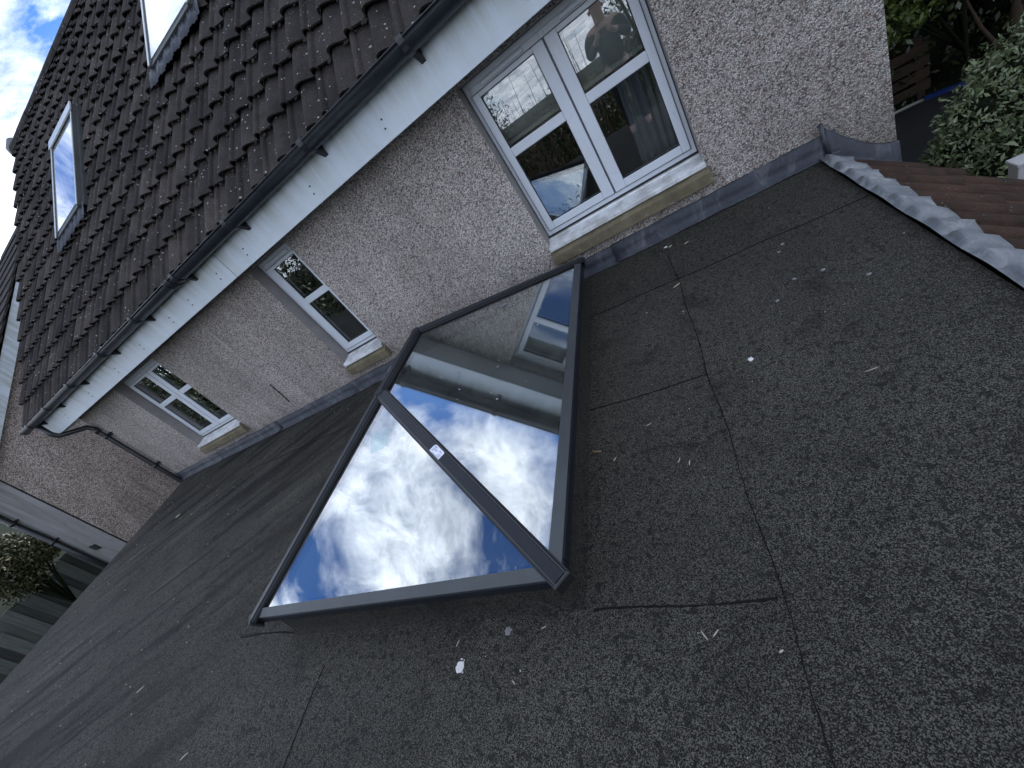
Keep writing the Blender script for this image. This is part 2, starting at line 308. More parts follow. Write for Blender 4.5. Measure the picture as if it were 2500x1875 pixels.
w.add([(XL, BACK, G), (XR, BACK, G), (XR, BACK, 1.62), (XL, BACK, 1.62)], [(3, 2, 1, 0)])
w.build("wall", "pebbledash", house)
for a, b, c, d in OPEN:                           # smooth rendered reveals
    rv = MB(); D = .17
    rv.add([(a, W, c), (a, W, d), (a, W + D, d), (a, W + D, c)], [(3, 2, 1, 0)]); rv.add([(b, W, c), (b, W, d), (b, W + D, d), (b, W + D, c)], [(0, 1, 2, 3)])
    rv.add([(a, W, d), (b, W, d), (b, W + D, d), (a, W + D, d)], [(0, 1, 2, 3)])
    rv.build("window_reveal", "render_smooth", house)

# roof tiles of the front slope, one tile at a time
PROF = [(0, .002), (.005, .026), (.014, .040), (.028, .045), (.050, .045), (.078, .037), (.110, .022), (.142, .007), (.158, .003), (.163, .024), (.172, .038), (.186, .042), (.200, .038), (.208, .028), (.212, .012), (.217, .012), (.221, .023), (.255, .014), (.295, .006), (.326, .002)]
VX0, VX1 = -8.22, 1.52
def tile(mb, u0, s0, length, prof, jig=.004):
    """u along x, s along the slope from the eave line, height along the slope normal"""
    j = random.uniform(-jig, jig); tw = random.uniform(-.006, .006); lift = (.046 if s0 > .05 else .022) + random.uniform(-.003, .004)
    def P(u, s, h): return (u0 + u, EY + s * PC - h * PS, roofz(EY) + s * PS + h * PC)
    n = len(prof); s0 += j
    rows = []
    for s, off in ((s0, lift), (s0 + .012, lift + .001), (s0 + length * .5, lift * .55), (s0 + length, .0)):
        rows.append([P(u + tw * (s - s0), s, h + off - .028) for u, h in prof])
    lip = [P(u, s0 + .004, h + lift - .043) for u, h in prof]
    mb.strip([lip, rows[0]], smooth=False); mb.strip(rows, smooth=True)
    for k in (0, n - 1):                           # edges
        e = [rows[0][k], rows[-1][k], P(prof[k][0], s0 + length, -.05), P(prof[k][0], s0 + .004, prof[k][1] + lift - .05)]; mb.add(e, [(0, 1, 2, 3)])
EY = 2.75
rt_ = MB(); gauge = .3145; cols = int(round((VX1 - VX0) / .325)); slope_len = (RIDGE_Y - EY) / PC; nc = int(slope_len / gauge)
for r in range(nc + 1):
    for c in range(cols):
        tile(rt_, -8.22 + c * .325 + .0, r * gauge, min(.385, slope_len - r * gauge + .02), PROF)
zb = roofz(EY) - .06
rt_.add([(VX0 + .02, EY + .1, roofz(EY + .1) - .06), (VX1 - .02, EY + .1, roofz(EY + .1) - .06), (VX1 - .02, RIDGE_Y, roofz(RIDGE_Y) - .06), (VX0 + .02, RIDGE_Y, roofz(RIDGE_Y) - .06),
         (VX1, 2 * RIDGE_Y - EY, roofz(EY)), (VX0, 2 * RIDGE_Y - EY, roofz(EY))], [(0, 1, 2, 3), (3, 2, 4, 5)])
roof = rt_.build("roof", "roof_tile", house)
rd = MB()
for k in range(int((VX1 - VX0) / .45) + 1):
    x0 = VX0 - .02 + k * .45; rr = .115 + random.uniform(-.003, .003)
    rings = [[(x, RIDGE_Y + math.cos(a) * rr * 1.15, roofz(RIDGE_Y) - .05 + math.sin(a) * rr) for a in np.linspace(0, math.pi, 9)] for x in (x0, x0 + .44)]
    rd.strip(rings, smooth=True); rd.strip([[(p[0], RIDGE_Y + (p[1] - RIDGE_Y) * .86, p[2] - .016) for p in rings[0]], rings[0]], smooth=False)
rd.build("ridge", "roof_tile", roof)
MB().tube([(VX0 - .20, RIDGE_Y - .02, roofz(RIDGE_Y) + .005), (VX0 - .13, RIDGE_Y, roofz(RIDGE_Y) + .02), (VX0 + .05, RIDGE_Y, roofz(RIDGE_Y) + .03)], [.02, .085, .10], 14).build("ridge_end_cap", "lead_pale", roof)
# moss clumps that collect along the tile laps
ms = MB()
for k in range(1500):
    r = random.randrange(0, nc); c = random.randrange(2, cols); s = r * gauge - random.uniform(-.004, .016); u = -8.22 + c * .325 + random.choice((random.uniform(.115, .155), random.uniform(.215, .325), random.uniform(.0, .32)))
    h = .010 + random.uniform(0, .008); q = random.uniform(.008, .019)
    ctr = Vector((u, EY + s * PC - h * PS, roofz(EY) + s * PS + h * PC))
    vs = []; 
    for a in range(6):
        th = a / 6 * 2 * math.pi; vs.append(ctr + Vector((math.cos(th) * q * random.uniform(.7, 1.3), 0, 0)) + Vector((0, PC, PS)) * math.sin(th) * q * random.uniform(.6, 1.1))
    vs.append(ctr + Vector((0, -PS, PC)) * q * .7); ms.add(vs, [(a, (a + 1) % 6, 6) for a in range(6)], True)
mo = ms.build("moss", "moss_dark", roof); mo["kind"] = "stuff"

# fascia, soffit, barge return
FY = 2.85
for x0, x1 in ((-8.22, -3.262), (-3.256, 1.50)):
    MB().box(x0, x1, FY, FY + .02, 1.544, 1.83).build("fascia", "fascia_white", house, .003)
MB().box(-8.2, 1.5, FY + .0202, W - .001, 1.560, 1.572).build("soffit", "soffit_white", house)
MB().box(-8.24, -8.221, FY - .02, W + .12, 1.525, 1.80).build("bargeboard", "fascia_white", house, .003)
# fascia fixing pins, in pairs
for x in (-.25, -1.32, -2.07, -2.98, -3.42, -3.95, -4.35, -5.05, -5.75, -6.6, -7.5, .5):
    for dz in (1.615, 1.665): MB().tube([(x + (dz - 1.615) * .3, FY - .004, dz), (x + (dz - 1.615) * .3, FY + .003, dz)], .006, 8).build("fascia_pin", "lead_dark", house)
# gutter: half-round trough
gx0, gx1 = -8.36, 1.5; gy, gz, gr = 2.760, 1.846, .066
gt = MB(); arc = np.linspace(math.pi * .97, 2 * math.pi + .03 * math.pi, 15)
outer = [(math.cos(a) * gr, math.sin(a) * gr * 1.08) for a in arc]; inner = [(math.cos(a) * (gr - .004), math.sin(a) * (gr - .004) * 1.08) for a in arc]
bead = [(-gr - .004, .002), (-gr - .002, .010), (-gr + .006, .008)]
ring = outer[::1] + inner[::-1] + bead[::-1]
gt.strip([[(x, gy + p[0], gz + p[1]) for p in ring] for x in (gx0, gx1)], True, True, True)
gut = gt.build("gutter", "gutter_grey", house)
MB().prism([(gx0 - .006, gy + p[0] * 1.05, gz + p[1] * 1.05) for p in outer], (.012, 0, 0)).build("stop_end", "black_plastic", gut)
for bx in (.92, .02, -.883, -1.783, -2.754, -3.631, -4.513, -5.40, -6.375, -7.26, -8.02):
    b = MB(); wd = .022
    o2 = [(math.cos(a) * (gr + .006), math.sin(a) * (gr * 1.08 + .006)) for a in np.linspace(math.pi * .90, 2 * math.pi, 14)]
    i2 = [(math.cos(a) * (gr + .0012), math.sin(a) * (gr * 1.08 + .0012)) for a in np.linspace(math.pi * .90, 2 * math.pi, 14)]
    b.strip([[(x, gy + p[0], gz + p[1]) for p in o2 + i2[::-1]] for x in (bx - wd, bx + wd)], True, False, True)
    b.box(bx - wd, bx + wd, gy + gr - .002, FY - .001, gz - .085, gz + .02); b.prism([(bx - wd * .8, gy + .01, gz - .066), (bx - wd * .8, FY - .0015, gz - .125), (bx - wd * .8, FY - .0015, gz - .066)], (wd * 1.6, 0, 0))
    b.build("gutter_bracket", "black_plastic", gut, .002)
un = MB()
for dx in (-.06, -.03, 0.0):
    o2 = [(math.cos(a) * (gr + .009), math.sin(a) * (gr * 1.08 + .009)) for a in np.linspace(math.pi * .93, 2 * math.pi, 14)]; i2 = [(math.cos(a) * (gr + .001), math.sin(a) * (gr * 1.08 + .001)) for a in np.linspace(math.pi * .93, 2 * math.pi, 14)]
    un.strip([[(x, gy + p[0], gz + p[1]) for p in o2 + i2[::-1]] for x in (-3.72 + dx, -3.70 + dx)], True, False, True)
un.build("gutter_union", "black_plastic", gut, .002)
# downpipe
dp = MB().tube([(-8.06, 2.772, 1.77), (-8.06, 2.772, 1.60), (-8.045, 2.80, 1.53), (-7.95, 3.03, 1.40), (-7.93, 3.055, 1.34), (-7.93, 3.055, -.02), (-7.93, 3.055, G)], .034, 14).build("downpipe", "black_plastic", house)
for z in (1.15, .42):
    MB().tube([(-7.93, 3.055, z - .025), (-7.93, 3.055, z + .025)], .04, 14).box(-8.005, -7.85, 3.085, W - .001, z - .022, z + .022).build("pipe_bracket", "black_plastic", dp)
MB().tube([(-7.93, 3.055, 1.33), (-7.93, 3.055, 1.25)], .041, 14).build("pipe_collar", "black_plastic", dp)
# wall movement joint: pale bead above, split black sealant below
MB().prism([(-4.470, W - .003, 1.54), (-4.463, W - .003, 1.54), (-4.524, W - .003, .55), (-4.531, W - .003, .55)], (0, .006, 0)).build("wall_joint", "bead_pale", house)
MB().prism([(-4.522, W - .006, .56), (-4.533, W - .006, .56), (-4.542, W - .006, .40), (-4.556, W - .006, .26), (-4.545, W - .006, .26), (-4.528, W - .006, .41)], (0, .008, 0)).build("joint_sealant", "sealant_black", house)
# lead flashing at the foot of the wall, in overlapping lengths
fl = [(-8.0, -6.55), (-6.57, -5.05), (-5.07, -3.55), (-3.57, -2.05), (-2.07, -.46), (-.48, .95)]
for i, (a, b) in enumerate(fl):
    yb = W - .012 - (i % 2) * .004; n = 14; rows = []
    for (y, z) in ((W - .003, .128), (yb, .126), (yb - .004, .06), (yb - .010, .012), (yb - .05, .006)):
        rows.append([(a + (b - a) * k / n, y + random.uniform(-.002, .002), z + random.uniform(-.003, .003) + (.004 * (i % 2))) for k in range(n + 1)])
    fo = MB().strip(rows[::-1], smooth=True).build("lead_flashing", "lead_dark", house)
    sm = fo.modifiers.new("solid", 'SOLIDIFY'); sm.thickness = .003
rows = []                                          # apron turned down the tiled slope to the corner
for t in np.linspace(0, 1, 13):
    x = .90 + t * .335; zt = .165 - .285 * (1 - (1 - t) ** 1.6); zl = -.03 - .262 * t
    rows.append([(x, W - .004, zt), (x, W - .018, zt - .006), (x, W - .024, zl + .05), (x, W - .045, zl + .01), (x, W - .10, zl)])
fo = MB().strip([list(r)[::-1] for r in rows], smooth=True).build("lead_apron", "lead_dark", house); sm = fo.modifiers.new("solid", 'SOLIDIFY'); sm.thickness = .004
MB().tube([(.885, W - .02, .20), (.888, W - .022, .10), (.90, W - .04, .0)], .012, 8).build("lead_fold", "lead_dark", house)

# ---------------------------------------------------------------- house windows
def frame_rect(mb, x0, x1, z0, z1, t, y0, y1, tb=None):
    tb = tb or t
    mb.box(x0, x0 + t, y0, y1, z0, z1); mb.box(x1 - t, x1, y0, y1, z0, z1); mb.box(x0 + t, x1 - t, y0, y1, z0, z0 + tb); mb.box(x0 + t, x1 - t, y0, y1, z1 - t, z1)
def house_window(a, b, c, d, sashes, mull):
    Y = W + .13; f = MB(); z0, z1 = c + .056, d - .002; x0, x1 = a + .006, b - .006
    frame_rect(f, x0, x1, z0, z1, .034, Y, Y + .07)
    if mull: f.box(mull - .018, mull + .018, Y, Y + .07, z0 + .034, z1 - .034)
    f.box(x0 + .034, x1 - .034, Y + .004, Y + .066, z1 - .085, z1 - .034)          # head piece that takes the vents
    win = f.build("window", "upvc_white", house, .004)
    for (sx0, sx1) in sashes:
        s = MB(); pz0, pz1, t0, t1 = .48, 1.425, 1.005, 1.068
        ox0 = mull + .006 if mull and sx0 > mull else x0 + .030; ox1 = mull - .006 if mull and sx1 < mull else x1 - .030; oz0, oz1 = .425, 1.455
        ys, ye = Y - .018, Y + .045
        s.box(ox0, sx0, ys, ye, oz0, oz1); s.box(sx1, ox1, ys, ye, oz0, oz1); s.box(sx0, sx1, ys, ye, oz0, pz0); s.box(sx0, sx1, ys, ye, pz1, oz1); s.box(sx0, sx1, ys + .003, ye, t0, t1)
        gk = MB(); frame_rect(gk, ox0 - .004, ox1 + .004, oz0 - .005, oz1 + .004, .012, ys + .010, ys + .016); gk.build("casement_seal_shadow", "upvc_seal", win)  # black ring standing in for seal and shadow in the casement gap
        cs = s.build("casement", "upvc_white", win, .005)
        for (u, v) in ((pz0, t0), (t1, pz1)):        # black glazing seals
            q = MB(); frame_rect(q, sx0 - .001, sx1 + .001, u - .001, v + .001, .006, ys + .009, ys + .03); q.build("glazing_seal", "upvc_seal", win)
        for (u, v) in ((pz0, t0), (t1, pz1)):
            tl = .0075 if u > 1 and a > -2 else .002; MB().obox((sx0 - .002, ys + .012, u - .002), (sx1 - sx0 + .004, 0, 0), (0, .004, 0), (0, tl, v - u + .004)).build("glass_pane", "pane_glass", win)
        vw = min(.32, (sx1 - sx0) * .8); xm = (sx0 + sx1) / 2
        MB().box(xm - vw / 2, xm + vw / 2, Y - .012, Y + .004, z1 - .066, z1 - .042).build("trickle_vent", "upvc_white", win, .004)
    MB().box(a + .002, b - .002, Y - .006, Y + .02, c + .044, c + .0555).build("sill_dark_strip", "upvc_seal", win)  # thin black strip along the line between frame and sill
    sl = MB(); sl.prism([(a - .002, Y + .02, c + .043), (a - .002, Y - .03, c + .042), (a - .002, Y - .036, c + .034), (a - .002, W - .030, c + .018), (a - .002, W - .036, c + .014), (a - .002, W - .036, c - .014), (a - .002, W - .026, c - .014), (a - .002, W - .02, c + .004), (a - .002, Y + .02, c + .020)], (b - a + .004, 0, 0)); sl.build("window_sill", "upvc_sill", win, .002)
    st = MB(); sx0, sx1 = a - .014, b + .014
    st.prism([(sx0, W + .15, .27), (sx0, W + .15, .318), (sx0, W + .0, .312), (sx0, W - .042, .292), (sx0, W - .055, .280), (sx0, W - .055, .208), (sx0, W - .048, .202), (sx0, W + .02, .202), (sx0, W + .02, .27)], (sx1 - sx0, 0, 0))
    st.build("stone_sill", "stone_sill", win, .005)
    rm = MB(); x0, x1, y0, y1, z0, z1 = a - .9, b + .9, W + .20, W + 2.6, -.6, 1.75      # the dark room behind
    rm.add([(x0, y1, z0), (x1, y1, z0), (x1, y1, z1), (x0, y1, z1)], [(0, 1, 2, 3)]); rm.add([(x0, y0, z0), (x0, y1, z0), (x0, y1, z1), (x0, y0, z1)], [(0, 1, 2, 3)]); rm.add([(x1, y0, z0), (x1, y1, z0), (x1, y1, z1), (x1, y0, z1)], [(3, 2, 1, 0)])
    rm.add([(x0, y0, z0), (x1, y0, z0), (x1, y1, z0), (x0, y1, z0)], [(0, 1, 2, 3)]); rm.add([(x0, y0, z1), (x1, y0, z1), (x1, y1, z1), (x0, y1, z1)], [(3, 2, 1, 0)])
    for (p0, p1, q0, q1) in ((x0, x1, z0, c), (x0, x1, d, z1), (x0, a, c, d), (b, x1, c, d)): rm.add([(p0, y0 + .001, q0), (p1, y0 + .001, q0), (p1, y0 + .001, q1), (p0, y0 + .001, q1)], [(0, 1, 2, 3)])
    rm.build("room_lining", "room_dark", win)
house_window(*OPEN[0], [(-.800, -.387), (-.218, .180)], -.303)
house_window(*OPEN[1], [(-3.270, -2.953)], None)
house_window(*OPEN[2], [(-6.605, -6.215), (-6.035, -5.68)], -6.125)

# things inside the big window
for sx0, sx1, lab in ((-.85, -.33, "cream roller blind half down in the left casement of the large window"), (-.27, .24, "cream roller blind half down in the right casement of the large window")):
    b = MB(); n = 8; yb = W + .235
    b.strip([[(sx0 + (sx1 - sx0) * k / n, yb + .002 * math.sin(k * 1.7), z) for k in range(n + 1)] for z in (1.50, 1.3, 1.1)], smooth=True); b.box(sx0, sx1, yb - .006, yb + .006, 1.076, 1.10)
    o = b.build("roller_blind", "blind_cream"); tag(o, lab, "blind", "roller blinds in the large window"); m_ = o.modifiers.new("solid", 'SOLIDIFY'); m_.thickness = .002
cu = MB(); rows = []
for z in np.linspace(1.05, .40, 6): rows.append([(-.03 + .30 * k / 40 - (1.05 - z) * .07, W + .33 + .018 * math.sin(k * .95) + .008 * math.sin(k * 2.1), z) for k in range(41)])
cu.strip(rows, smooth=True); o = cu.build("curtain", "curtain_grey"); o.modifiers.new("solid", 'SOLIDIFY').thickness = .003
tag(o, "grey curtain hanging in the lower right pane of the large window", "curtain")
pn = MB(); py = W + .42; pts = [(-.865, .735), (-.430, .612), (-.600, .395), (-.760, .405), (-.875, .50)]; 
ctr = (sum(p[0] for p in pts) / 5, sum(p[1] for p in pts) / 5)
scr = thing("screen_panel", "pale blue flat panel with cut corner behind the lower left pane of the large window", "panel", (ctr[0], py, .4))
MB().prism([(x, py, z) for x, z in pts][::-1], (0, .025, 0)).build("panel_board", "panel_blue", scr, .004)
ed = MB()
for i in range(5):
    p, q = Vector((pts[i][0], 0, pts[i][1])), Vector((pts[(i + 1) % 5][0], 0, pts[(i + 1) % 5][1])); t = (q - p).normalized(); nn = Vector((-t.z, 0, t.x)) * -.012
    ed.obox((p.x, py - .006, p.z), (q.x - p.x, 0, q.z - p.z), (nn.x, 0, nn.z), (0, .036, 0))
ed.build("panel_edge", "velux_frame", scr)

# roof windows
def roof_window(x0, x1, y0, length):
    U = Vector((1, 0, 0)); S = Vector((0, PC, PS)); Nn = Vector((0, -PS, PC)); O = Vector((x0, y0, roofz(y0))); w_ = x1 - x0
    f = MB(); h0, h1 = -.03, .098; t = .032
    def bar(mb, u, s, n, du, ds, dn): mb.obox(O + U * u + S * s + Nn * n, U * du, S * ds, Nn * dn)
    bar(f, 0, 0, h0, t, length, h1 - h0); bar(f, w_ - t, 0, h0, t, length, h1 - h0); bar(f, t, 0, h0, w_ - 2 * t, t, h1 - h0 - .010); bar(f, t, length - .09, h0, w_ - 2 * t, .09, h1 - h0)
    rw = f.build("roof_window", "velux_dark", house, .004)
    for u0, du in ((.004, t - .010), (w_ - t + .006, t - .010)):
        c = MB(); bar(c, u0, .004, h1, du, length - .12, .008); c.build("cover_strip", "velux_frame", rw, .002)
    c = MB(); bar(c, -.014, length - .115, h1 + .0005, w_ + .028, .12, .020); c.build("top_hood", "velux_frame", rw, .005)
    sh = MB(); bar(sh, t, t, .03, .014, length - .13, .064); bar(sh, w_ - t - .014, t, .03, .014, length - .13, .064); bar(sh, t + .022, t, .03, w_ - 2 * t - .044, .034, .055); bar(sh, t + .022, length - .135, .03, w_ - 2 * t - .044, .045, .062)
    sh.build("sash", "velux_dark", rw, .003)
    gp = MB(); bar(gp, t + .014, t + .034, .084, w_ - 2 * t - .028, length - .20, .008); gp.build("roof_pane", "roof_pane_glass", rw)
    bl = MB(); bar(bl, t + .022, t + .02, .05, w_ - 2 * t - .044, length - .17, .01); bl.build("shaft_lining", "plaster", rw)
    ap = MB(); n = 60; rows = []
    for s, lift in ((.02, .034), (-.07, .034), (-.16, .030)):
        rows.append([O + U * (-.08 + (w_ + .16) * k / n) + S * s + Nn * (lift + .022 + .004 * math.sin(k * 2 * math.pi / 3) + .006 * math.sin(k * .66) + .014) for k in range(n + 1)])
    ap.strip(rows[::-1], smooth=True); a_ = ap.build("apron_flashing", "lead_dark", rw); a_.modifiers.new("solid", 'SOLIDIFY').thickness = .003
    for u0 in (-.035, w_ + .001):
        sd = MB(); bar(sd, u0, 0, -.02, .034, length, .075); sd.build("side_flashing", "velux_dark", rw)
roof_window(-6.19, -5.41, 4.02, 1.40)
roof_window(-3.45, -2.67, 4.17, 1.40)

# ------------------------------------------------------------------ flat roof extension
EX0, EX1, EYF = -7.78, .84, -1.30
ext = thing("flat_roof_extension", "single storey extension with dark felt flat roof and tiled skirt along its edges", "extension", (-3.4, .9, G))
HX0, HX1, HY0, HY1 = -2.37, -.75, .63, 2.84     # well under the lantern
fe = MB(); xs = [EX0, HX0, HX1, EX1]; ys = [EYF, HY0, HY1, W + .02]
for i in range(3):
    for j in range(3):
        if i == 1 and j == 1: continue
        nxx, nyy = (max(2, int((xs[i + 1] - xs[i]) / .12)), max(2, int((ys[j + 1] - ys[j]) / .12)))
        rows = []
        for q in range(nyy + 1):
            row = []
            for p in range(nxx + 1):
                x, y = xs[i] + (xs[i + 1] - xs[i]) * p / nxx, ys[j] + (ys[j + 1] - ys[j]) * q / nyy
                far = max(0, min(1, (-x - 3.2) / 2)) * max(0, min(1, (x - EX0) / .3)) * max(0, min(1, (W - y) / .4))
                vv = .47 * x - .88 * y; z = far * (.009 * abs(math.sin(vv * 7.4 + .5 * math.sin(x * 1.1))) ** .6 + .005 * math.sin(vv * 15 + 1.7 * math.sin(x * .7)) - .012)
                row.append((x, y, z))
            rows.append(row)
        fe.strip(rows, smooth=True)
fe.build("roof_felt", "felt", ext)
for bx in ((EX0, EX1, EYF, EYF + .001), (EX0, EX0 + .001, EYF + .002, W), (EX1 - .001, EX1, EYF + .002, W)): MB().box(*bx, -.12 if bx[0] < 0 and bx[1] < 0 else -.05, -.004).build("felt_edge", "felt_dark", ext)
for bx in ((EX0 - .1, -3.2, EYF, EYF + .2, G, -.21), (.3, EX1 + .25, EYF, EYF + .2, G, -.21), (EX0 - .1, EX0 + .1, EYF + .2, W - .01, G, -.21), (EX1 + .05, EX1 + .25, EYF + .2, W - .01, G, -.40)): MB().box(*bx).build("outer_wall", "pebbledash", ext)
def seam(pts, wd=.006, name="felt_seam"):
    P = []
    for i in range(len(pts) - 1):
        a, b = Vector(pts[i]), Vector(pts[i + 1]); n = max(2, int((b - a).length / .02))
        P += [a + (b - a) * k / n for k in range(n + (i == len(pts) - 2))]
    t = (Vector(pts[-1]) - Vector(pts[0])).normalized(); nn = Vector((-t.y, t.x, 0)); ph = random.random() * 9
    L_, R_, T_ = [], [], []
    for k, p in enumerate(P):
        o = nn * (.005 * math.sin(k * .21 + ph) + random.uniform(-.0015, .0015)); ww = wd * (.16 + .40 * random.random() + .30 * abs(math.sin(k * .13 + ph)))
        L_.append((p.x + o.x - nn.x * ww, p.y + o.y - nn.y * ww, .0012)); R_.append((p.x + o.x + nn.x * ww, p.y + o.y + nn.y * ww, .0012)); T_.append((p.x + o.x, p.y + o.y, .0045))
    MB().strip([L_, T_, R_], smooth=True).build(name, "sealant_black", ext)
seam([(-.70, 2.446, 0), (.835, 2.420, 0)]); seam([(-.71, 1.54, 0), (-.119, 1.521, 0)]); seam([(-.67, .568, 0), (-.118, .560, 0)], .0065)
seam([(-.128, 2.80, 0), (-.114, 2.28, 0), (-.115, 1.54, 0), (-.105, .57, 0), (-.11, -.2, 0)], .0032)
seam([(-3.0, .592, 0), (-2.408, .591, 0)], .007); seam([(-2.045, .43, 0), (-2.03, -.3, 0)], .003)
seam([(-5.2, 2.435, 0), (-2.5, 2.438, 0)], .004)
# a welted patch lap by the lantern's front left corner
MB().prism([(-3.02, .60, .0), (-2.44, .598, .0), (-2.415, .615, .0), (-2.46, .66, 0), (-2.54, .80, .0), (-3.02, .84, .0)], (0, 0, .006)).build("felt_patch", "felt", ext)

# tiled skirts on both side verges with lead dressed over the rolls
def roll_h(y, r=.055, hh=.052):
    q = ((y - 2.685 + .075) % .15 - .075) / r
    return hh * math.sqrt(max(0, 1 - q * q))
def skirt(sgn, xe):
    sl = MB(); pitch = .727; step = .01
    def Pt(d, y, h): return (xe + sgn * d, y, (-.02 if sgn > 0 else -.072) - d * pitch + h)
    ys_ = np.arange(EYF, W - .035, step)
    for (d0, d1, base) in ((.07, .46, .018), (.38, .80, 0)):
        rows = []
        for d, off in ((d0, base), (d1, base + .014), (d1 - .002, base - .012)):
            rows.append([Pt(min(d, .44) if y > 2.99 else min(d, .62) if y > 2.85 else d, y, roll_h(y) + off + .003 * math.sin(y * 31 + d0 * 9)) for y in ys_])
        sl.strip(rows if sgn < 0 else rows[::-1], smooth=True)
    sl.build("tiled_skirt", "clay_tile", ext)
    ld = MB(); rows = []
    for d in (-.003, .006, .014, .024, .036, .055, .08, .11, .145):
        k = min(1, max(0, d) / .03); e = (.008 * math.sin(5.1 * d * 9))
        rows.append([Pt(d + ((.006 * math.sin(y * 23) + .010 * math.sin(y * 41.9)) if d > .12 else 0), y, .034 + .008 * (1 - k) + k * k * (3 - 2 * k) * (.25 * roll_h(y - .008, .066, .054) + .5 * roll_h(y, .064, .054) + .25 * roll_h(y + .008, .066, .054)) + .004 * math.sin(y * 17 + d * 40) + random.uniform(-.0006, .0006)) for y in ys_])
    rows.append([(p[0], p[1], p[2] - .016) for p in rows[-1]])
    ld.strip(rows if sgn < 0 else rows[::-1], smooth=True)
    ld.build("lead_roll_flashing", "lead_pale", ext)
    ud = MB(); ud.add([Pt(.0, EYF, -.06), Pt(.0, W, -.06), Pt(.8, W - .1, -.06), Pt(.8, EYF, -.06)], [(0, 1, 2, 3)]); ud.build("skirt_backing", "tarp_black", ext)
skirt(1, EX1); skirt(-1, EX0)
# room below the lantern
rm = MB(); x0, x1, y0, y1 = -3.3, .4, -1.08, 3.05
rm.add([(x0, y0, G + .02), (x1, y0, G + .02), (x1, y1, G + .02), (x0, y1, G + .02)], [(0, 1, 2, 3)])
for A, B in (((x1, y0), (x1, y1)), ((x1, y1), (x0, y1)), ((x0, y1), (x0, y0))): rm.add([(*A, G + .02), (*B, G + .02), (*B, -.3), (*A, -.3)], [(3, 2, 1, 0)])
xs = [x0, HX0, HX1, x1]; ys = [y0, HY0, HY1, y1]
for i in range(3):
    for j in range(3):
        if i == 1 and j == 1: continue
        rm.add([(xs[i], ys[j], -.3), (xs[i + 1], ys[j], -.3), (xs[i + 1], ys[j + 1], -.3), (xs[i], ys[j + 1], -.3)], [(3, 2, 1, 0)])
rm.build("room_lining", "plaster", ext)

# ------------------------------------------------------------------ roof lantern
LX0, LX1, LY0, LY1, LZ = -2.481, -.674, .576, 2.885, .222
RX, RY0, RY1, RZ = -1.578, 1.459, 2.028, .643
lan = thing("roof_lantern", "glazed roof lantern with dark grey hip bars standing on the black felt flat roof", "roof lantern", (RX, 1.73, 0))
up = MB(); ux0, ux1, uy0, uy1 = -2.412, -.722, .600, 2.87
for a, b in (((ux0, uy0), (ux1, uy0)), ((ux1, uy0), (ux1, uy1)), ((ux1, uy1), (ux0, uy1)), ((ux0, uy1), (ux0, uy0))):
    n = 26; A = Vector((*a, 0)); B = Vector((*b, 0)); t = (B - A).normalized(); o = Vector((t.y, -t.x, 0)); rows = []
    for z, e in ((-.002, .028), (.012, .012), (.04, .004), (.10, .0), (.185, 0)):
        rows.append([A + (B - A) * k / n + o * (e + random.uniform(-.002, .002)) + t * (e * (2 * k / n - 1)) + Vector((0, 0, z)) for k in range(n + 1)])
    up.strip(rows, smooth=True)
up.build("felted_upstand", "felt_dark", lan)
wl = MB()
for (a, b) in (((HX0, HY0), (HX1, HY0)), ((HX1, HY0), (HX1, HY1)), ((HX1, HY1), (HX0, HY1)), ((HX0, HY1), (HX0, HY0))): wl.add([(*a, -.3), (*b, -.3), (*b, .19), (*a, .19)], [(3, 2, 1, 0)])
wl.build("well_lining", "plaster", lan)
ft = MB()                                         # ring beam: dark outer face
rb = .07
ft.box(LX0, LX1, LY0, LY0 + rb, .168, .212); ft.box(LX0, LX1, LY1 - rb, LY1, .168, .212); ft.box(LX0, LX0 + rb, LY0 + rb, LY1 - rb, .168, .212); ft.box(LX1 - rb, LX1, LY0 + rb, LY1 - rb, .168, .212)
ft.build("ring_beam", "alu_anthracite", lan, .004)
C4 = [Vector((LX0, LY0, LZ)), Vector((LX1, LY0, LZ)), Vector((LX1, LY1, LZ)), Vector((LX0, LY1, LZ))]; RA, RB = Vector((RX, RY0, RZ)), Vector((RX, RY1, RZ))
faces = {"front": [C4[0], C4[1], RA], "right": [C4[1], C4[2], RB, RA], "rear": [C4[2], C4[3], RB], "left": [C4[3], C4[0], RA, RB]}
for nm, fc in faces.items():
    nn = (fc[1] - fc[0]).cross(fc[-1] - fc[0]).normalized(); t = (fc[1] - fc[0]).normalized(); s_ = nn.cross(t)
    # glass: inset from hips by .03, from the eave by .05
    ctr = sum(fc, Vector()) / len(fc)
    gpl = [p + (ctr - p) * .004 - nn * .012 for p in fc]
    MB().prism(gpl, nn * .010).build("glass_pane", "solar_glass", lan)
    # pale eave strip lying on the glass edge
    L0, L1 = fc[0] + nn * .002, fc[1] + nn * .002; wd = .042
    u0, u1 = L0 + (fc[-1] - fc[0]).normalized() * wd * 1.45, L1 + (fc[2] - fc[1]).normalized() * wd * 1.45
    d0 = Vector((0, 0, -.012)); es = MB(); es.prism([L0 - nn * .008, L1 - nn * .008, u1 - nn * .0, u0 - nn * .0], nn * .010)
    es.build("eave_strip", "alu_grey", lan, .002)
    # thin black edge spacer seen under the glass beside the bars
    sp = MB()
    for i in range(len(fc)):
        p, q = fc[i], fc[(i + 1) % len(fc)]; tt = (q - p).normalized(); ins = nn.cross(tt); wdp = .052 if i == 0 else .050
        sp.prism([p - nn * .016, q - nn * .016, q + ins * wdp - tt * wdp - nn * .016, p + ins * wdp + tt * wdp - nn * .016], -nn * .004)
    sp.build("glass_spacer", "rubber", lan)
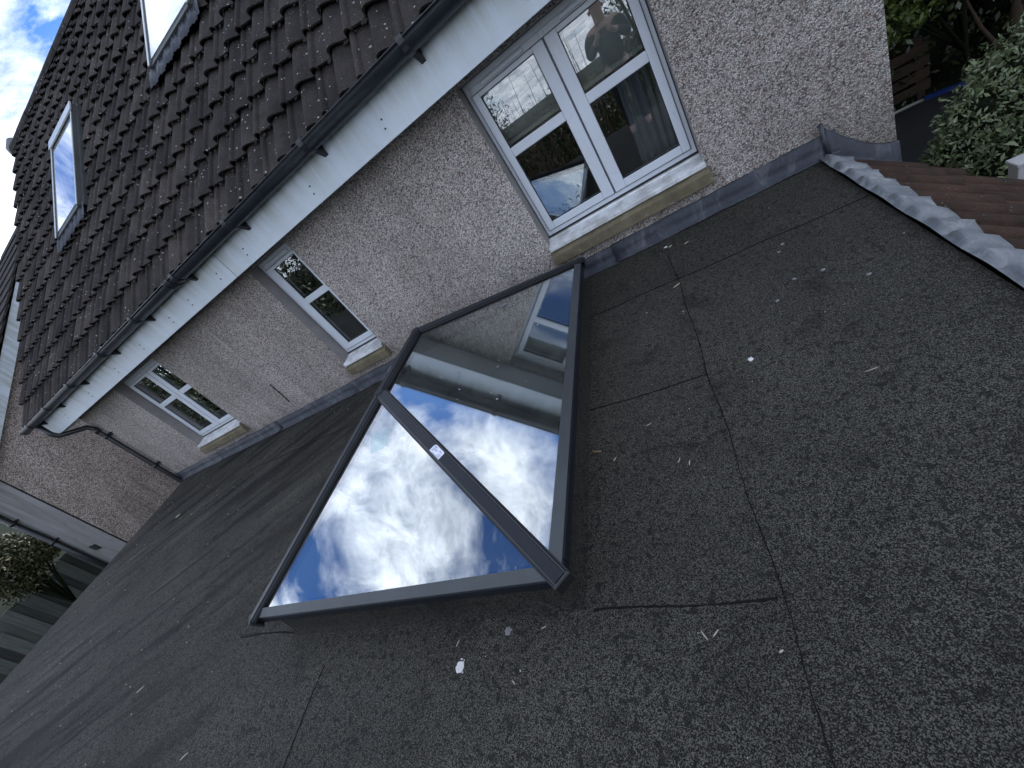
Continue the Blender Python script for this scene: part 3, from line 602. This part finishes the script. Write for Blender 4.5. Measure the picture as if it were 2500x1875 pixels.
def hipbar(a, b, n1, n2, name, ext0=.0, ext1=.0):
    d = (b - a).normalized(); nz = (n1 + n2).normalized(); nz = (nz - d * nz.dot(d)).normalized(); wv = d.cross(nz)
    A, B = a - d * ext0, b + d * ext1
    KX = .74
    prof = [(-.042, -.004), (-.042, .006), (-.036, .010), (-.030, .010), (-.0295, .016), (-.027, .0185), (.027, .0185), (.0295, .016), (.030, .010), (.036, .010), (.042, .006), (.042, -.004)]
    prof = [(u * KX, h) for u, h in prof]
    gas = [(-.049, -.008), (-.049, .0035), (.049, .0035), (.049, -.008)]; gas = [(u * KX, h) for u, h in gas]
    hb = MB().strip([[P + wv * u + nz * h for u, h in prof] for P in (A, B)], True, False, True).build(name, "alu_anthracite", lan)
    for sg in (-1, 1):
        ln = MB(); ln.obox(A + wv * (sg * .0325 * KX - .0018) + nz * .0102, B - A, wv * .0036, nz * .0022)
        ln.build("bar_groove_trim", "alu_grey", hb)
    MB().strip([[P + wv * u + nz * h for u, h in gas] for P in (A, B)], True, False, True).build("bar_gasket", "rubber", hb)
    return hb, d, nz, wv
NM = {k: (f[1] - f[0]).cross(f[-1] - f[0]).normalized() for k, f in faces.items()}
def blk(a, nz, d, wv, name): MB().obox(a - d * .016 - wv * .036 - nz * .055, d * .014, wv * .072, nz * .076).build(name, "black_plastic", lan, .006)
h1 = hipbar(C4[1], RA, NM["front"], NM["right"], "hip_bar", .0, -.02); blk(C4[1], h1[2], h1[1], h1[3], "bar_end_cap")
h2 = hipbar(C4[0], RA, NM["left"], NM["front"], "hip_bar", .0, -.02); blk(C4[0], h2[2], h2[1], h2[3], "bar_end_cap")
h3 = hipbar(C4[2], RB, NM["right"], NM["rear"], "hip_bar", .0, -.02); blk(C4[2], h3[2], h3[1], h3[3], "bar_end_cap")
h4 = hipbar(C4[3], RB, NM["rear"], NM["left"], "hip_bar", .0, -.02); blk(C4[3], h4[2], h4[1], h4[3], "bar_end_cap")
rb_ = hipbar(RA, RB, NM["right"], NM["left"], "ridge_bar", .0, .0)
for P, s in ((RA, -1), (RB, 1)):                  # hub plates where the bars meet
    hub = MB(); n = 18
    top = [P + Vector((math.cos(a) * .028, math.sin(a) * .028, .0205)) for a in np.linspace(0, 2 * math.pi, n, False)]; bot = [Vector((p.x, p.y, p.z - .03)) + (Vector((p.x, p.y, 0)) - Vector((P.x, P.y, 0))) * .25 for p in top]
    hub.strip([bot, top], True, False, True); hub.build("ridge_hub", "alu_anthracite", lan, .003)
# paper labels: one on the near hip bar, three on the far flanks of the bars
def label(P, d, nz, wv, l=.074, w_=.038, ink=True):
    lb = thing("paper_label", "", "label", tuple(P))
    o = Vector(P) - d * l / 2 - wv * w_ / 2; c = .008
    pts = [o + d * c, o + d * (l - .004), o + d * l + wv * .006, o + d * l + wv * w_, o + wv * w_, o + wv * c]
    MB().prism(pts, nz * .0012).build("label_paper", "label_white", lb)
    if ink:
        k = MB(); 
        for (u0, u1, v) in ((.006, .030, .007), (.006, .022, .011), (.006, .040, .018), (.006, .036, .024), (.006, .020, .030), (.006, .016, .036), (.046, .058, .008), (.046, .066, .014), (.050, .072, .026), (.050, .070, .034), (.02, .072, .041)):
            k.obox(o + d * u0 + wv * v * .82 + nz * .0012, d * (u1 - u0), wv * .0022, nz * .0004)
        k.build("label_text", "label_ink", lb)
    return lb
hb, d, nz, wv = h1; t = .42; P = C4[1] + (RA - C4[1]) * .555 + nz * .0186
tag(label(P, -d, nz, -wv if wv.x > 0 else wv), "small white printed label stuck on top of the near right hip bar", "label")
hb, d, nz, wv = h2; sgn = 1 if wv.x < 0 else -1; out_ = wv * sgn
def flank(P0, d, nz, out_, lab):
    side = (nz * .0 + out_).normalized(); o = label(P0 + out_ * .036 - nz * .004, d, (out_ * .35 + nz).normalized(), (out_ - nz * .35).normalized(), .07, .03, False); tag(o, lab, "label")
flank(C4[0] + (RA - C4[0]) * .36 + nz * .012, d, nz, out_, "blank white label end peeping past the near left hip bar")
hb, d, nz, wv = rb_; out_ = wv if wv.x < 0 else -wv
flank(RA + (RB - RA) * .60 + nz * .012, d, nz, out_, "white label end peeping over the ridge bar of the roof lantern")
hb, d, nz, wv = h3; out_ = wv if wv.y > 0 else -wv
flank(C4[2] + (RB - C4[2]) * .52 + nz * .012, d, nz, out_, "white label end peeping over the hip bar nearest the house wall")

def pane_label(P, n, u, l, w_, mat, lab):
    P, n, u = Vector(P), Vector(n).normalized(), Vector(u).normalized(); u = (u - n * u.dot(n)).normalized(); v = n.cross(u); o = P + n * .0006 - u * l / 2 - v * w_ / 2
    c = l * .02; ob = MB().prism([o + u * c, o + u * (l - c), o + u * l + v * c, o + u * l + v * (w_ - c), o + u * (l - c) + v * w_, o + u * c + v * w_, o + v * (w_ - c), o + v * c], n * .0008).build("glass_label", mat); tag(ob, lab, "label")
mk_glass("film", .06, (.94, .985, .985), .2, .3)
pane_label((-1.575, 1.222, .5295), NM["front"], (1, .1, 0), .13, .095, "film", "faint pale green film label on the front glass below the ridge end")
pane_label((-1.60, 1.66, .6545), NM["right"], (0, 1, 0), .05, .022, "film_pale", "small pale label on the right glass close under the ridge bar")
pane_label((-1.105, 2.305, .4255), NM["right"], (.5, 1, 0), .055, .024, "film_pale", "small pale label on the right glass near the rear hip bar")

# ------------------------------------------------------------------ neighbour house
NXG = -10.5
nb = thing("neighbour_house", "neighbouring pebbledashed gable end with white bargeboard seen beyond the downpipe", "house", (-14, 5, G))
def nz_(y): return 1.62 + (y - 2.2) * math.tan(R(36))
NYF, NYR = 2.2, 6.6
w = MB(); xa = -12.25; NYF = 2.66
gp = [(NXG, NYF, G), (NXG, NYF, nz_(NYF) - .1), (NXG, NYR, nz_(NYR) - .1), (NXG, 2 * NYR - NYF, nz_(NYF) - .1), (NXG, 2 * NYR - NYF, G)]; w.add(gp, [tuple(range(5))[::-1]]); w.add([(xa, p[1], p[2]) for p in gp], [tuple(range(5))])
w.add([(xa, 2 * NYR - NYF, G), (NXG, 2 * NYR - NYF, G), (NXG, 2 * NYR - NYF, nz_(NYF) - .1), (xa, 2 * NYR - NYF, nz_(NYF) - .1)], [(3, 2, 1, 0)])
w.build("wall", "pebbledash_far", nb)
cbm = MatB("corner_render"); cc = cbm.ramp(cbm.noise(3, 6, .7, co=cbm.co((1, 1, .2))), [(.35, (.13, .125, .115)), (.5, (.19, .19, .19)), (.7, (.24, .245, .25))]); st_ = cbm.ramp(cbm.noise(2.2, 5, .6), [(.62, 0), (.68, .7)]); cc = cbm.mix(st_, cc, (.07, .06, .045)); cbm.bump(cbm.noise(45, 5, .7), .8, .01); cbm.col(cc).rough(.9); MAT["corner_render"] = cbm.m
MB().box(xa, NXG, NYF - .012, NYF + .02, G, nz_(NYF) - .1).build("front_wall", "corner_render", nb)
dq = MB().tube([(xa + .05, NYF - .08, G), (xa + .05, NYF - .08, 1.75)], .05, 12).build("downpipe", "black_plastic", nb)
for z in (.95, .25): MB().tube([(xa + .05, NYF - .08, z - .03), (xa + .05, NYF - .08, z + .03)], .062, 12).box(xa - .06, xa + .2, NYF - .03, NYF - .0125, z - .02, z + .02).build("pipe_bracket", "black_plastic", dq)
MB().box(xa + .55, xa + .85, NYF - .03, NYF - .0125, -.34, -.20).build("vent_cover", "black_plastic", nb)
rr = MB(); zA, zR = nz_(NYF - .25), nz_(NYR)
nrm = Vector((0, -math.sin(R(36)), math.cos(R(36)))); nsl = Vector((0, math.cos(R(36)), math.sin(R(36)))); ln = (NYR - NYF + .25) / math.cos(R(36)); k = 0
while k * .32 < ln:
    o = Vector((xa - .2, NYF - .25, zA)) + nsl * (k * .32); rr.obox(o + nrm * .02, (NXG + .16 - xa + .2, 0, 0), nsl * .36 - nrm * .022, nrm * .03); k += 1
rr.obox((xa - .2, NYR, zR), (NXG + .16 - xa + .2, 0, 0), Vector((0, math.cos(R(36)), -math.sin(R(36)))) * ln, (0, .02, .03))
rr.build("roof", "roof_tile", nb)
for s in (1, -1):
    a = Vector((NXG + .10, NYR - s * (NYR - NYF + .22), nz_(NYF - .22) - .03)); b = Vector((NXG + .10, NYR, zR - .03)); MB().obox(a, b - a, (.022, 0, 0), (0, 0, -.22)).build("bargeboard", "fascia_white", nb)
bs = MB(); a = Vector((NXG, NYF - .22, nz_(NYF - .22) - .10)); b = Vector((NXG, NYR, zR - .10)); bs.obox(a, b - a, (.098, 0, 0), (0, 0, -.012)); bs.build("soffit", "soffit_white", nb)

# ------------------------------------------------------------------ foliage
def leaves(name, centres, radii, n, size, mat, parent=None, shell=.55, seed=1, squash=1.0, asp=.42):
    r = np.random.default_rng(seed); k = r.integers(0, len(centres), n) if len(centres) > 1 else np.zeros(n, int)
    c = np.array(centres)[k]; rad = np.array(radii)[k]
    d = r.normal(size=(n, 3)); d /= np.linalg.norm(d, axis=1)[:, None]
    rr = (shell + (1 - shell) * r.random(n)) * (1 + .18 * np.sin(d[:, 0] * 7 + k) * np.cos(d[:, 2] * 6 + 2 * k))
    p = c + d * (rad * rr)[:, None] * np.array([1, 1, squash])
    t = r.normal(size=(n, 3)); t[:, 2] -= .35; t /= np.linalg.norm(t, axis=1)[:, None]
    u = np.cross(t, d + .7 * r.normal(size=(n, 3))); u /= np.linalg.norm(u, axis=1)[:, None]
    s = size * (.6 + .8 * r.random(n)); nn = np.cross(t, u)
    a = s[:, None]
    pts = np.stack([p - t * a * .5, p + u * a * asp * .5 + nn * a * .06, p + t * a * .5, p - u * a * asp * .5 + nn * a * .06], 1).reshape(-1, 3)
    me = bpy.data.meshes.new(name); me.vertices.add(4 * n); me.vertices.foreach_set("co", pts.ravel().astype(np.float32))
    me.loops.add(4 * n); me.polygons.add(n); me.loops.foreach_set("vertex_index", np.arange(4 * n, dtype=np.int32)); me.polygons.foreach_set("loop_start", np.arange(0, 4 * n, 4, dtype=np.int32)); me.polygons.foreach_set("loop_total", np.full(n, 4, dtype=np.int32))
    me.update(calc_edges=True); me.validate(); me.materials.append(MAT[mat]); o = bpy.data.objects.new(name, me); COL.objects.link(o)
    if parent: attach(o, parent)
    return o
def plant(name, label_, cat, base, blobs, n, size, mat, seed, group=None, trunk=True, tr=.05, shell=.35, squash=1.0, asp=.42, core=0):
    t = thing(name, label_, cat, base, group); top = max(blobs, key=lambda b: b[0][2])[0]
    leaves("crown" if "tree" in name else "foliage", [b[0] for b in blobs], [b[1] for b in blobs], n, size, mat, t, shell, seed, squash, asp)
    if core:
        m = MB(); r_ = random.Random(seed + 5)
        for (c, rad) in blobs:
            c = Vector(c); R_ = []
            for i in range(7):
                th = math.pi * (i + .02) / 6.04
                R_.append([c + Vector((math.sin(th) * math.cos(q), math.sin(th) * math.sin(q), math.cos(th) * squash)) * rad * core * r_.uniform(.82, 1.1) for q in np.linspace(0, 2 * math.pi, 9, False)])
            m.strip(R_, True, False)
        m.build("light_block_core", "core_bark_dark", t)  # lumpy dark core added inside each foliage blob to block light
    if trunk:
        m = MB(); b0 = Vector(base); r_ = random.Random(seed); mid = b0.lerp(Vector(top), .45) + Vector((r_.uniform(-.1, .1), r_.uniform(-.1, .1), 0))
        m.tube([b0, b0.lerp(mid, .5), mid, mid.lerp(Vector(top), .6)], [tr, tr * .85, tr * .65, tr * .3], 9)
        for (c, rad) in blobs: m.tube([mid, mid.lerp(Vector(c), .55) + Vector((r_.uniform(-.08, .08), r_.uniform(-.08, .08), .04)), c], [tr * .5, tr * .3, tr * .12], 6)
        m.build("trunk" if "tree" in name else "stems", "bark" if name not in ("added_shade_tree", "leafy_tree", "garden_tree") else "core_bark_dark", t)
    return t
rb2 = random.Random(3)
# near shrub on the right, mostly pale leaves
sb = [((2.15, 4.30, -1.15), .34), ((2.35, 4.45, -1.0), .38), ((2.65, 4.75, -.95), .40), ((2.95, 5.0, -.98), .45), ((2.28, 4.05, -1.25), .40), ((2.5, 3.75, -1.4), .42), ((2.6, 4.1, -1.1), .45), ((2.05, 4.15, -1.5), .34), ((2.7, 3.8, -1.5), .5), ((3.1, 4.5, -1.1), .5), ((2.3, 4.3, -1.9), .6), ((2.9, 4.4, -1.9), .7)]
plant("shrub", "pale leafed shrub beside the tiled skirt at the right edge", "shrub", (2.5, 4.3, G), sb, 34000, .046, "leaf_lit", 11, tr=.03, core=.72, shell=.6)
gb = [((2.75, 6.9, -.50), .35), ((2.95, 6.75, -.30), .4), ((3.15, 7.0, -.15), .4), ((2.7, 7.1, -.10), .4), ((3.5, 7.2, -.3), .4), ((3.4, 6.9, .1), .45)]
plant("leafy_tree", "fresh green leafed branches overhanging beside the house's right wall corner", "tree", (3.9, 7.5, G), gb, 5200, .085, "leaf_green", 14, tr=.05, shell=.15)
hd = [((3.1 + rb2.uniform(-.6, .6) + i * .75, 9.4 + rb2.uniform(-.5, .5) + i * .25, -1.5 + j * .95 + rb2.uniform(-.2, .2)), .85) for i in range(-2, 7) for j in range(0, 6)]
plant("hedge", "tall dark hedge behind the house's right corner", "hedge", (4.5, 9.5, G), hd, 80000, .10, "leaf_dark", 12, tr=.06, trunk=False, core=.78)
bt = thing("bare_tree", "slender brown trunked tree with few leaves between the hedge and the pale shrub", "tree", (3.55, 6.4, G))
MB().tube([(3.55, 6.4, G), (3.6, 6.45, -1.7), (3.62, 6.5, -.95), (3.75, 6.6, -.5), (3.85, 6.75, .1)], [.06, .055, .045, .03, .012], 9).tube([(3.62, 6.5, -.95), (3.9, 6.4, -.65), (4.15, 6.4, -.45)], [.035, .025, .012], 7).tube([(3.6, 6.45, -1.5), (3.4, 6.6, -1.0), (3.3, 6.7, -.6)], [.025, .018, .01], 7).build("trunk", "bark", bt)
leaves("crown", [(3.8, 6.7, .1), (4.2, 6.4, -.4), (3.35, 6.7, -.5)], [.5, .4, .35], 900, .075, "leaf_dark", bt, .2, 21)
# boarded panel, dark covered trampoline with a blue rim pad, white post
lh1 = [((2.6 + i * .8 + rb2.uniform(-.2, .2), 11.2 + rb2.uniform(-.3, .3), -2.0 + j * .8), .7) for i in range(6) for j in range(3)]
lh = [((4.6 + i * .9, 8.2 - i * .5, -1.9 + j * .75), .65) for i in range(4) for j in range(3)]
plant("hedge", "low dark hedge under the added shade tree, deep in the shaded garden corner", "hedge", (4.8, 9, G), lh, 15000, .09, "leaf_dark", 16, trunk=False, core=.8)
plant("hedge", "low dark hedge row farthest back behind the weathered board fence", "hedge", (4.6, 11.2, G), lh1, 16000, .09, "leaf_dark", 17, trunk=False, core=.8)
db = [((5.4 + rb2.uniform(-1.2, 1.2), 6.9 + rb2.uniform(-1.1, 1.1), 1.0 + rb2.uniform(-.4, 1.2)), .95) for k in range(9)] + [((3.6 + rb2.uniform(-.5, .8), 8.9 + rb2.uniform(-.5, .5), .9 + rb2.uniform(-.4, .9)), .9) for k in range(6)]
plant("added_shade_tree", "large dark tree added for shade, its broad crown over the garden corner", "tree", (5.6, 7.6, G), db, 26000, .11, "leaf_dark", 15, tr=.1, core=.7)  # tree added to darken this corner with its shade
bp = thing("board_fence", "weathered horizontal board fence low behind the house's right corner", "fence", (3.2, 9.0, G))
for k in range(4): MB().box(2.2, 3.75, 8.35 + .006 * (k % 2), 8.38 + .006 * (k % 2), -2.05 + k * .17, -1.92 + k * .17).build("fence_board", "bark", bp)
for x in (2.3, 3.65): MB().box(x - .05, x + .05, 8.387, 8.47, G, -1.32).build("fence_post", "bark", bp)
tp = thing("trampoline", "dark trampoline with a blue rim pad in the shaded garden beyond the wall corner", "trampoline", (3.7, 7.1, G))
TC = Vector((3.15, 6.75, G + .62)); MB().prism([TC + Vector((math.cos(a) * 1.05, math.sin(a) * 1.05, 0)) for a in np.linspace(0, 2 * math.pi, 40, False)], (0, 0, .012)).build("jump_mat", "tarp_black", tp)
pd = MB(); pd.strip([[TC + Vector((math.cos(a) * q, math.sin(a) * q, zz)) for a in np.linspace(R(20), R(75), 16)] for q, zz in ((1.04, .02), (1.12, .045), (1.24, .02), (1.24, -.03))], smooth=True); pd.build("rim_pad", "tarp_blue", tp)
MB().tube([TC + Vector((math.cos(a) * 1.16, math.sin(a) * 1.16, .0)) for a in np.linspace(0, 2 * math.pi, 41)], .022, 8).build("rim_frame", "rope_pale", tp)
for a in (40, 130, 220, 310): MB().tube([TC + Vector((math.cos(R(a)) * 1.14, math.sin(R(a)) * 1.14, 0)), TC + Vector((math.cos(R(a)) * 1.2, math.sin(R(a)) * 1.2, -.6))], .024, 8).build("leg", "velux_dark", tp)
po = thing("post", "white post with a bright cap at the right edge of the garden", "post", (1.92, 3.33, G))
MB().box(1.872, 1.962, 3.29, 3.38, G, -.74).build("post_shaft", "post_white", po, .006); MB().prism([(1.862, 3.28, -.74), (1.972, 3.28, -.74), (1.972, 3.39, -.74), (1.862, 3.39, -.74)], (0, 0, .025)).build("post_cap", "post_white", po, .006)
# left garden: fence and tree beyond the neighbour's corner
lf = thing("slatted_fence", "tall dark vertical board fence beyond the neighbouring house corner", "fence", (-15, 2, G))
for k in range(36):
    y = -3.2 + k * .19; MB().box(-15.05 + .06 * (k % 2), -15.02 + .06 * (k % 2), y, y + .215, G + .03, -.35 + random.uniform(-.02, .02) - (.22 if y < 1.2 else 0)).build("fence_board", "fence_wood", lf)
for z in (G + .3, -.75): MB().box(-15.08, -15.022, -3.2, 3.7, z, z + .08).build("fence_rail", "fence_wood", lf)
tb = [((-13.4 + rb2.uniform(-.25, .25), 2.38 + rb2.uniform(-.42, .42), .38 + rb2.uniform(-.5, .55)), .36) for i in range(15)]
plant("garden_tree", "bushy olive leaved tree in front of the dark board fence", "tree", (-13.4, 2.3, G), tb, 22000, .075, "leaf_olive", 31, tr=.07, core=.5, shell=.4)
# greenery at the far side of the garden, behind the photographer: what the windows mirror
for i in range(9):
    x = (-9.5 + i * 1.9) if i != 6 else .95; y = -7.6 + rb2.uniform(-.5, .5); top = 3.6 if i >= 6 else rb2.uniform(.3, .8) if i != 3 else 1.9
    bl = [((x + rb2.uniform(-.7, .7), y + rb2.uniform(-.4, .4), G + .6 + (top - G - .9) * j / 5), .85) for j in range(6)]
    plant("garden_tree", ["broad dark garden tree standing in the row behind the flat roof", "narrow garden tree standing in the row behind the flat roof"][i % 2], "tree", (x, y, G), bl, 4500, .11, "leaf_hedge", 50 + i, "row of trees behind the flat roof", tr=.07)
for i in range(6):
    x = -13.5 - i * 3.3; y = -8.5 + rb2.uniform(-1, .6)
    bl = [((x + rb2.uniform(-1.4, 1.4), y + rb2.uniform(-.6, .6), G + .7 + 5.4 * j / 8), 1.35) for j in range(9)]
    plant("garden_tree", "tall dense dark tree at the far left behind the flat roof", "tree", (x, y, G), bl, 5200, .2, "leaf_hedge", 70 + i, "tall trees at the far left of the garden", tr=.1)
mf = thing("garden_fence", "long dark straight topped fence behind the photographer at the end of the garden", "fence", (-3, -8.8, G))
for k in range(12): MB().box(-14 + k * 1.9, -12.16 + k * 1.9, -8.82, -8.78, G, .78).build("fence_panel", "fence_wood", mf)
for k in range(13): MB().box(-14.06 + k * 1.9, -13.98 + k * 1.9, -8.84, -8.76, G, .86).build("fence_post", "fence_wood", mf)
wi = thing("willow_shrub", "wispy thin stemmed shrub standing before the row of garden trees", "shrub", (-1, -6.2, G))
st = MB()
for k in range(46):
    x, y = -4.6 + rb2.random() * 4.2, -6.3 + rb2.uniform(-.4, .4); h = rb2.uniform(1.0, 2.1); q = Vector((rb2.uniform(-.35, .35), rb2.uniform(-.2, .2), 0))
    st.tube([(x, y, G), Vector((x, y, G + (h - G) * .6)) + q * .4, Vector((x, y, h)) + q], [.018, .012, .004], 5)
st.build("stems", "bark", wi); leaves("foliage", [(-3.0 + i * .5, -6.3, .1 + .35 * (i % 3)) for i in range(11)], [.5] * 11, 1500, .075, "leaf_olive", wi, .1, 77)

# ------------------------------------------------------------------ litter on the felt
def blob(x, y, r, h, n=20, jag=.14, z=.001):
    a = np.linspace(0, 2 * math.pi, n, False); rr = [r * (1 + random.uniform(-jag, jag)) for _ in a]
    m = MB(); lo = [(x + math.cos(t) * q, y + math.sin(t) * q, z) for t, q in zip(a, rr)]; hi = [(x + math.cos(t) * q * .75, y + math.sin(t) * q * .75, z + h) for t, q in zip(a, rr)]
    m.strip([lo, hi], True, True); m.add(hi, [tuple(range(n))], True); return m
big = [(-1.212, .412, .020, "large round white bird dropping on the felt in front of the roof lantern"), (.06, 1.528, .011, "bright white bird dropping right of the felt lap corner"), (-.13, 2.928, .011, "white bird dropping close to the wall below the large window sill")]
for x, y, r, lab in big:
    m = blob(x, y, r, .003)
    for k in range(5):
        a = random.random() * 6.3; q = r * random.uniform(.08, .2); e = blob(x + math.cos(a) * r * 1.25, y + math.sin(a) * r * 1.25, q, .001, 8); m.add(e.v, e.f, True)
    tag(m.build("bird_dropping", "dropping"), lab, "bird dropping", "bird droppings on the flat roof")
for x, y in [(-1.015, .524), (-.14, 2.078), (-.334, 2.216), (.258, 1.857), (.382, 2.259), (.416, 2.32), (.475, 1.959), (.363, 1.975), (.585, 1.805)]:
    tag(blob(x, y, random.uniform(.006, .010) * (1.6 if y < .6 else 1), .0012, 16, .3).build("bird_dropping", "dropping_old"), "faded grey bird dropping dried into the dark felt", "bird dropping", "faded bird droppings")
def twig(x, y, a, l, wd, mat, lab, grp, name="twig"):
    p = []
    cv = random.uniform(-.25, .25)
    for k in range(6):
        t = k / 5 - .5; p.append((x + math.cos(a) * l * t - math.sin(a) * cv * l * (t * t - .1), y + math.sin(a) * l * t + math.cos(a) * cv * l * (t * t - .1), .004 + wd * .4))
    o = MB().tube(p, [wd * .35, wd * .8, wd, wd, wd * .75, wd * .3], 6).build(name, mat); tag(o, lab, "twig", grp)
tw = [(-.133, 2.364, .5, .05, .0040), (-.406, 1.325, .3, .03, .0016), (-.571, 1.182, .9, .022, .0024), (-.306, 1.095, 1.1, .026, .002), (-.27, 1.072, 1.3, .026, .002), (-.327, .476, 2.1, .030, .0022), (-.295, .481, .8, .026, .0022), (-.147, .432, .5, .013, .003), (-.861, .526, .4, .022, .0022), (-1.246, .49, 1.2, .026, .0022), (-.96, .363, 2.4, .018, .002), (-3.947, .315, .7, .06, .004), (-2.875, .053, .7, .05, .003), (-6.416, 2.108, .8, .07, .007), (-2.9, 2.3, .9, .04, .003), (-3.05, 2.12, .5, .035, .0025), (-.10, 2.90, .6, .03, .004), (.0, 2.84, .3, .035, .003), (.381, 1.277, .1, .045, .0014)]
for x, y, a, l, wd in tw: twig(x, y, a, l, wd, "twig_pale", "pale curled leaf stalk lying on the dark felt roof", "pale leaf stalks on the felt")
twig(-.658, 1.251, -.25, .05, .006, "twig_brown", "brown twig lying by the right side of the roof lantern", None)
sp = MB()
for k in range(200):
    x = random.uniform(-7.5, .8); y = random.uniform(-.1, 3.0)
    if -2.5 < x < -.65 and .55 < y < 2.9: continue
    q = random.uniform(.0012, .0032) * (1 + .16 * abs(x)); a = random.random() * 3; sp.obox((x, y, .002), (math.cos(a) * q * 2, math.sin(a) * q * 2, 0), (-math.sin(a) * q, math.cos(a) * q, 0), (0, 0, q * .5))
tag(sp.build("litter", "twig_pale"), "pale specks of seed and grit scattered over the felt", "litter", kind="stuff")

# ------------------------------------------------------------------ the photographer (seen mirrored in the large window)
def skin_mesh(name, nodes, edges, mat, parent, sub=2):
    me = bpy.data.meshes.new(name); me.from_pydata([n[0] for n in nodes], edges, []); o = bpy.data.objects.new(name, me); COL.objects.link(o); me.materials.append(MAT[mat])
    md = o.modifiers.new("skin", 'SKIN'); md.use_smooth_shade = True
    sl = me.skin_vertices[0].data if me.skin_vertices else None
    if sl:
        for i, n in enumerate(nodes): r = n[1]; sl[i].radius = r if isinstance(r, tuple) else (r, r)
        sl[0].use_root = True
    ss = o.modifiers.new("sub", 'SUBSURF'); ss.levels = sub; ss.render_levels = sub
    if parent: attach(o, parent)
    return o
py = -.40
per = thing("person", "photographer in a dark jacket holding a phone up in both hands", "person", (0.02, py, 0))
hx = .03
body = [((hx, py, .93), (.15, .11)), ((hx, py, 1.10), (.14, .10)), ((hx, py, 1.28), (.165, .105)), ((hx, py + .01, 1.40), (.135, .085)), ((hx, py + .02, 1.445), .068), ((hx, py + .05, 1.51), (.068, .078)), ((hx, py + .055, 1.60), (.078, .092)), ((hx, py + .04, 1.675), (.062, .072)),
        ((hx - .19, py, 1.395), .072), ((hx - .25, py + .06, 1.19), .048), ((hx - .13, py + .25, 1.30), .036), ((hx - .085, py + .315, 1.335), .026),
        ((hx + .19, py, 1.395), .072), ((hx + .25, py + .06, 1.19), .048), ((hx + .12, py + .25, 1.30), .036), ((hx + .065, py + .315, 1.335), .026),
        ((hx - .09, py, .86), .095), ((hx - .10, py + .02, .48), .062), ((hx - .11, py - .01, .09), .042), ((hx - .12, py + .12, .035), .034),
        ((hx + .09, py, .86), .095), ((hx + .10, py + .02, .48), .062), ((hx + .11, py - .01, .09), .042), ((hx + .12, py + .12, .035), .034), ((hx, py + .145, 1.625), .012)]
bE = [(0, 1), (1, 2), (2, 3), (3, 4), (4, 5), (5, 6), (6, 7), (3, 8), (8, 9), (9, 10), (10, 11), (3, 12), (12, 13), (13, 14), (14, 15), (0, 16), (16, 17), (17, 18), (18, 19), (0, 20), (20, 21), (21, 22), (22, 23)]
skin_mesh("body", body[:24], bE, "skin", per)
def grow(idx, k, shift=0): return [(body[i][0], tuple(v * k + .008 for v in body[i][1]) if isinstance(body[i][1], tuple) else body[i][1] * k + .008) for i in idx]
skin_mesh("jacket", grow([1, 0, 2, 3, 8, 9, 10, 12, 13, 14], 1.10), [(0, 1), (0, 2), (2, 3), (3, 4), (4, 5), (5, 6), (3, 7), (7, 8), (8, 9)], "cloth_dark", per)
skin_mesh("trousers", grow([0, 16, 17, 18, 20, 21, 22], 1.10), [(0, 1), (1, 2), (2, 3), (0, 4), (4, 5), (5, 6)], "cloth_dark", per)
skin_mesh("hair", [((hx, py + .02, 1.67), (.088, .095)), ((hx, py - .01, 1.605), (.085, .07)), ((hx, py - .015, 1.54), (.06, .04))], [(0, 1), (1, 2)], "hair", per, 2)
MB().prism([(hx - .012, py + .135, 1.565), (hx + .012, py + .135, 1.565), (hx, py + .135, 1.61)], (0, .022, -.004)).build("nose", "skin", per, .006)
for s in (-1, 1):
    e = MB().tube([(hx + s * .030, py + .128, 1.62), (hx + s * .030, py + .136, 1.62)], .009, 8); e.build("eye", "label_ink", per)
    MB().tube([(hx + s * .082, py + .05, 1.575), (hx + s * .088, py + .045, 1.615)], [.010, .014], 8).build("ear", "skin", per)
MB().box(hx - .022, hx + .022, py + .128, py + .136, 1.537, 1.544).build("mouth", "twig_brown", per, .003)
for s in (-1, 1):                                  # hands closed on the phone's two short ends
    hxp = hx - .01 + s * .075; nd = [((hxp + s * .02, py + .315, 1.335), (.026, .016)), ((hxp + s * .008, py + .345, 1.345), (.030, .014)), ((hxp, py + .365, 1.352), (.028, .012))]; ed_ = [(0, 1), (1, 2)]
    for q, (dz, ll) in enumerate(((.034, .034), (.014, .040), (-.006, .037), (-.025, .028))):
        b0 = len(nd); nd += [((hxp + s * .004, py + .372, 1.35 + dz * .9), .0088), ((hxp - s * .012, py + .385, 1.35 + dz), .0082), ((hxp - s * (.012 + ll * .6), py + .386, 1.35 + dz * 1.02), .007)]; ed_ += [(2, b0), (b0, b0 + 1), (b0 + 1, b0 + 2)]
    b0 = len(nd); nd += [((hxp + s * .002, py + .338, 1.385), .0105), ((hxp - s * .018, py + .342, 1.395), .0085)]; ed_ += [(1, b0), (b0, b0 + 1)]
    skin_mesh("hand", nd, ed_, "skin", per, 1)
ph = thing("phone", "dark phone held level between the photographer's hands", "phone", (0, -.03, 1.31))
MB().box(hx - .085, hx + .065, -.046, -.038, 1.312, 1.384).build("phone_case", "cloth_dark", ph, .004)
MB().box(hx - .078, hx + .058, -.0475, -.0462, 1.317, 1.379).build("phone_screen", "black_plastic", ph)
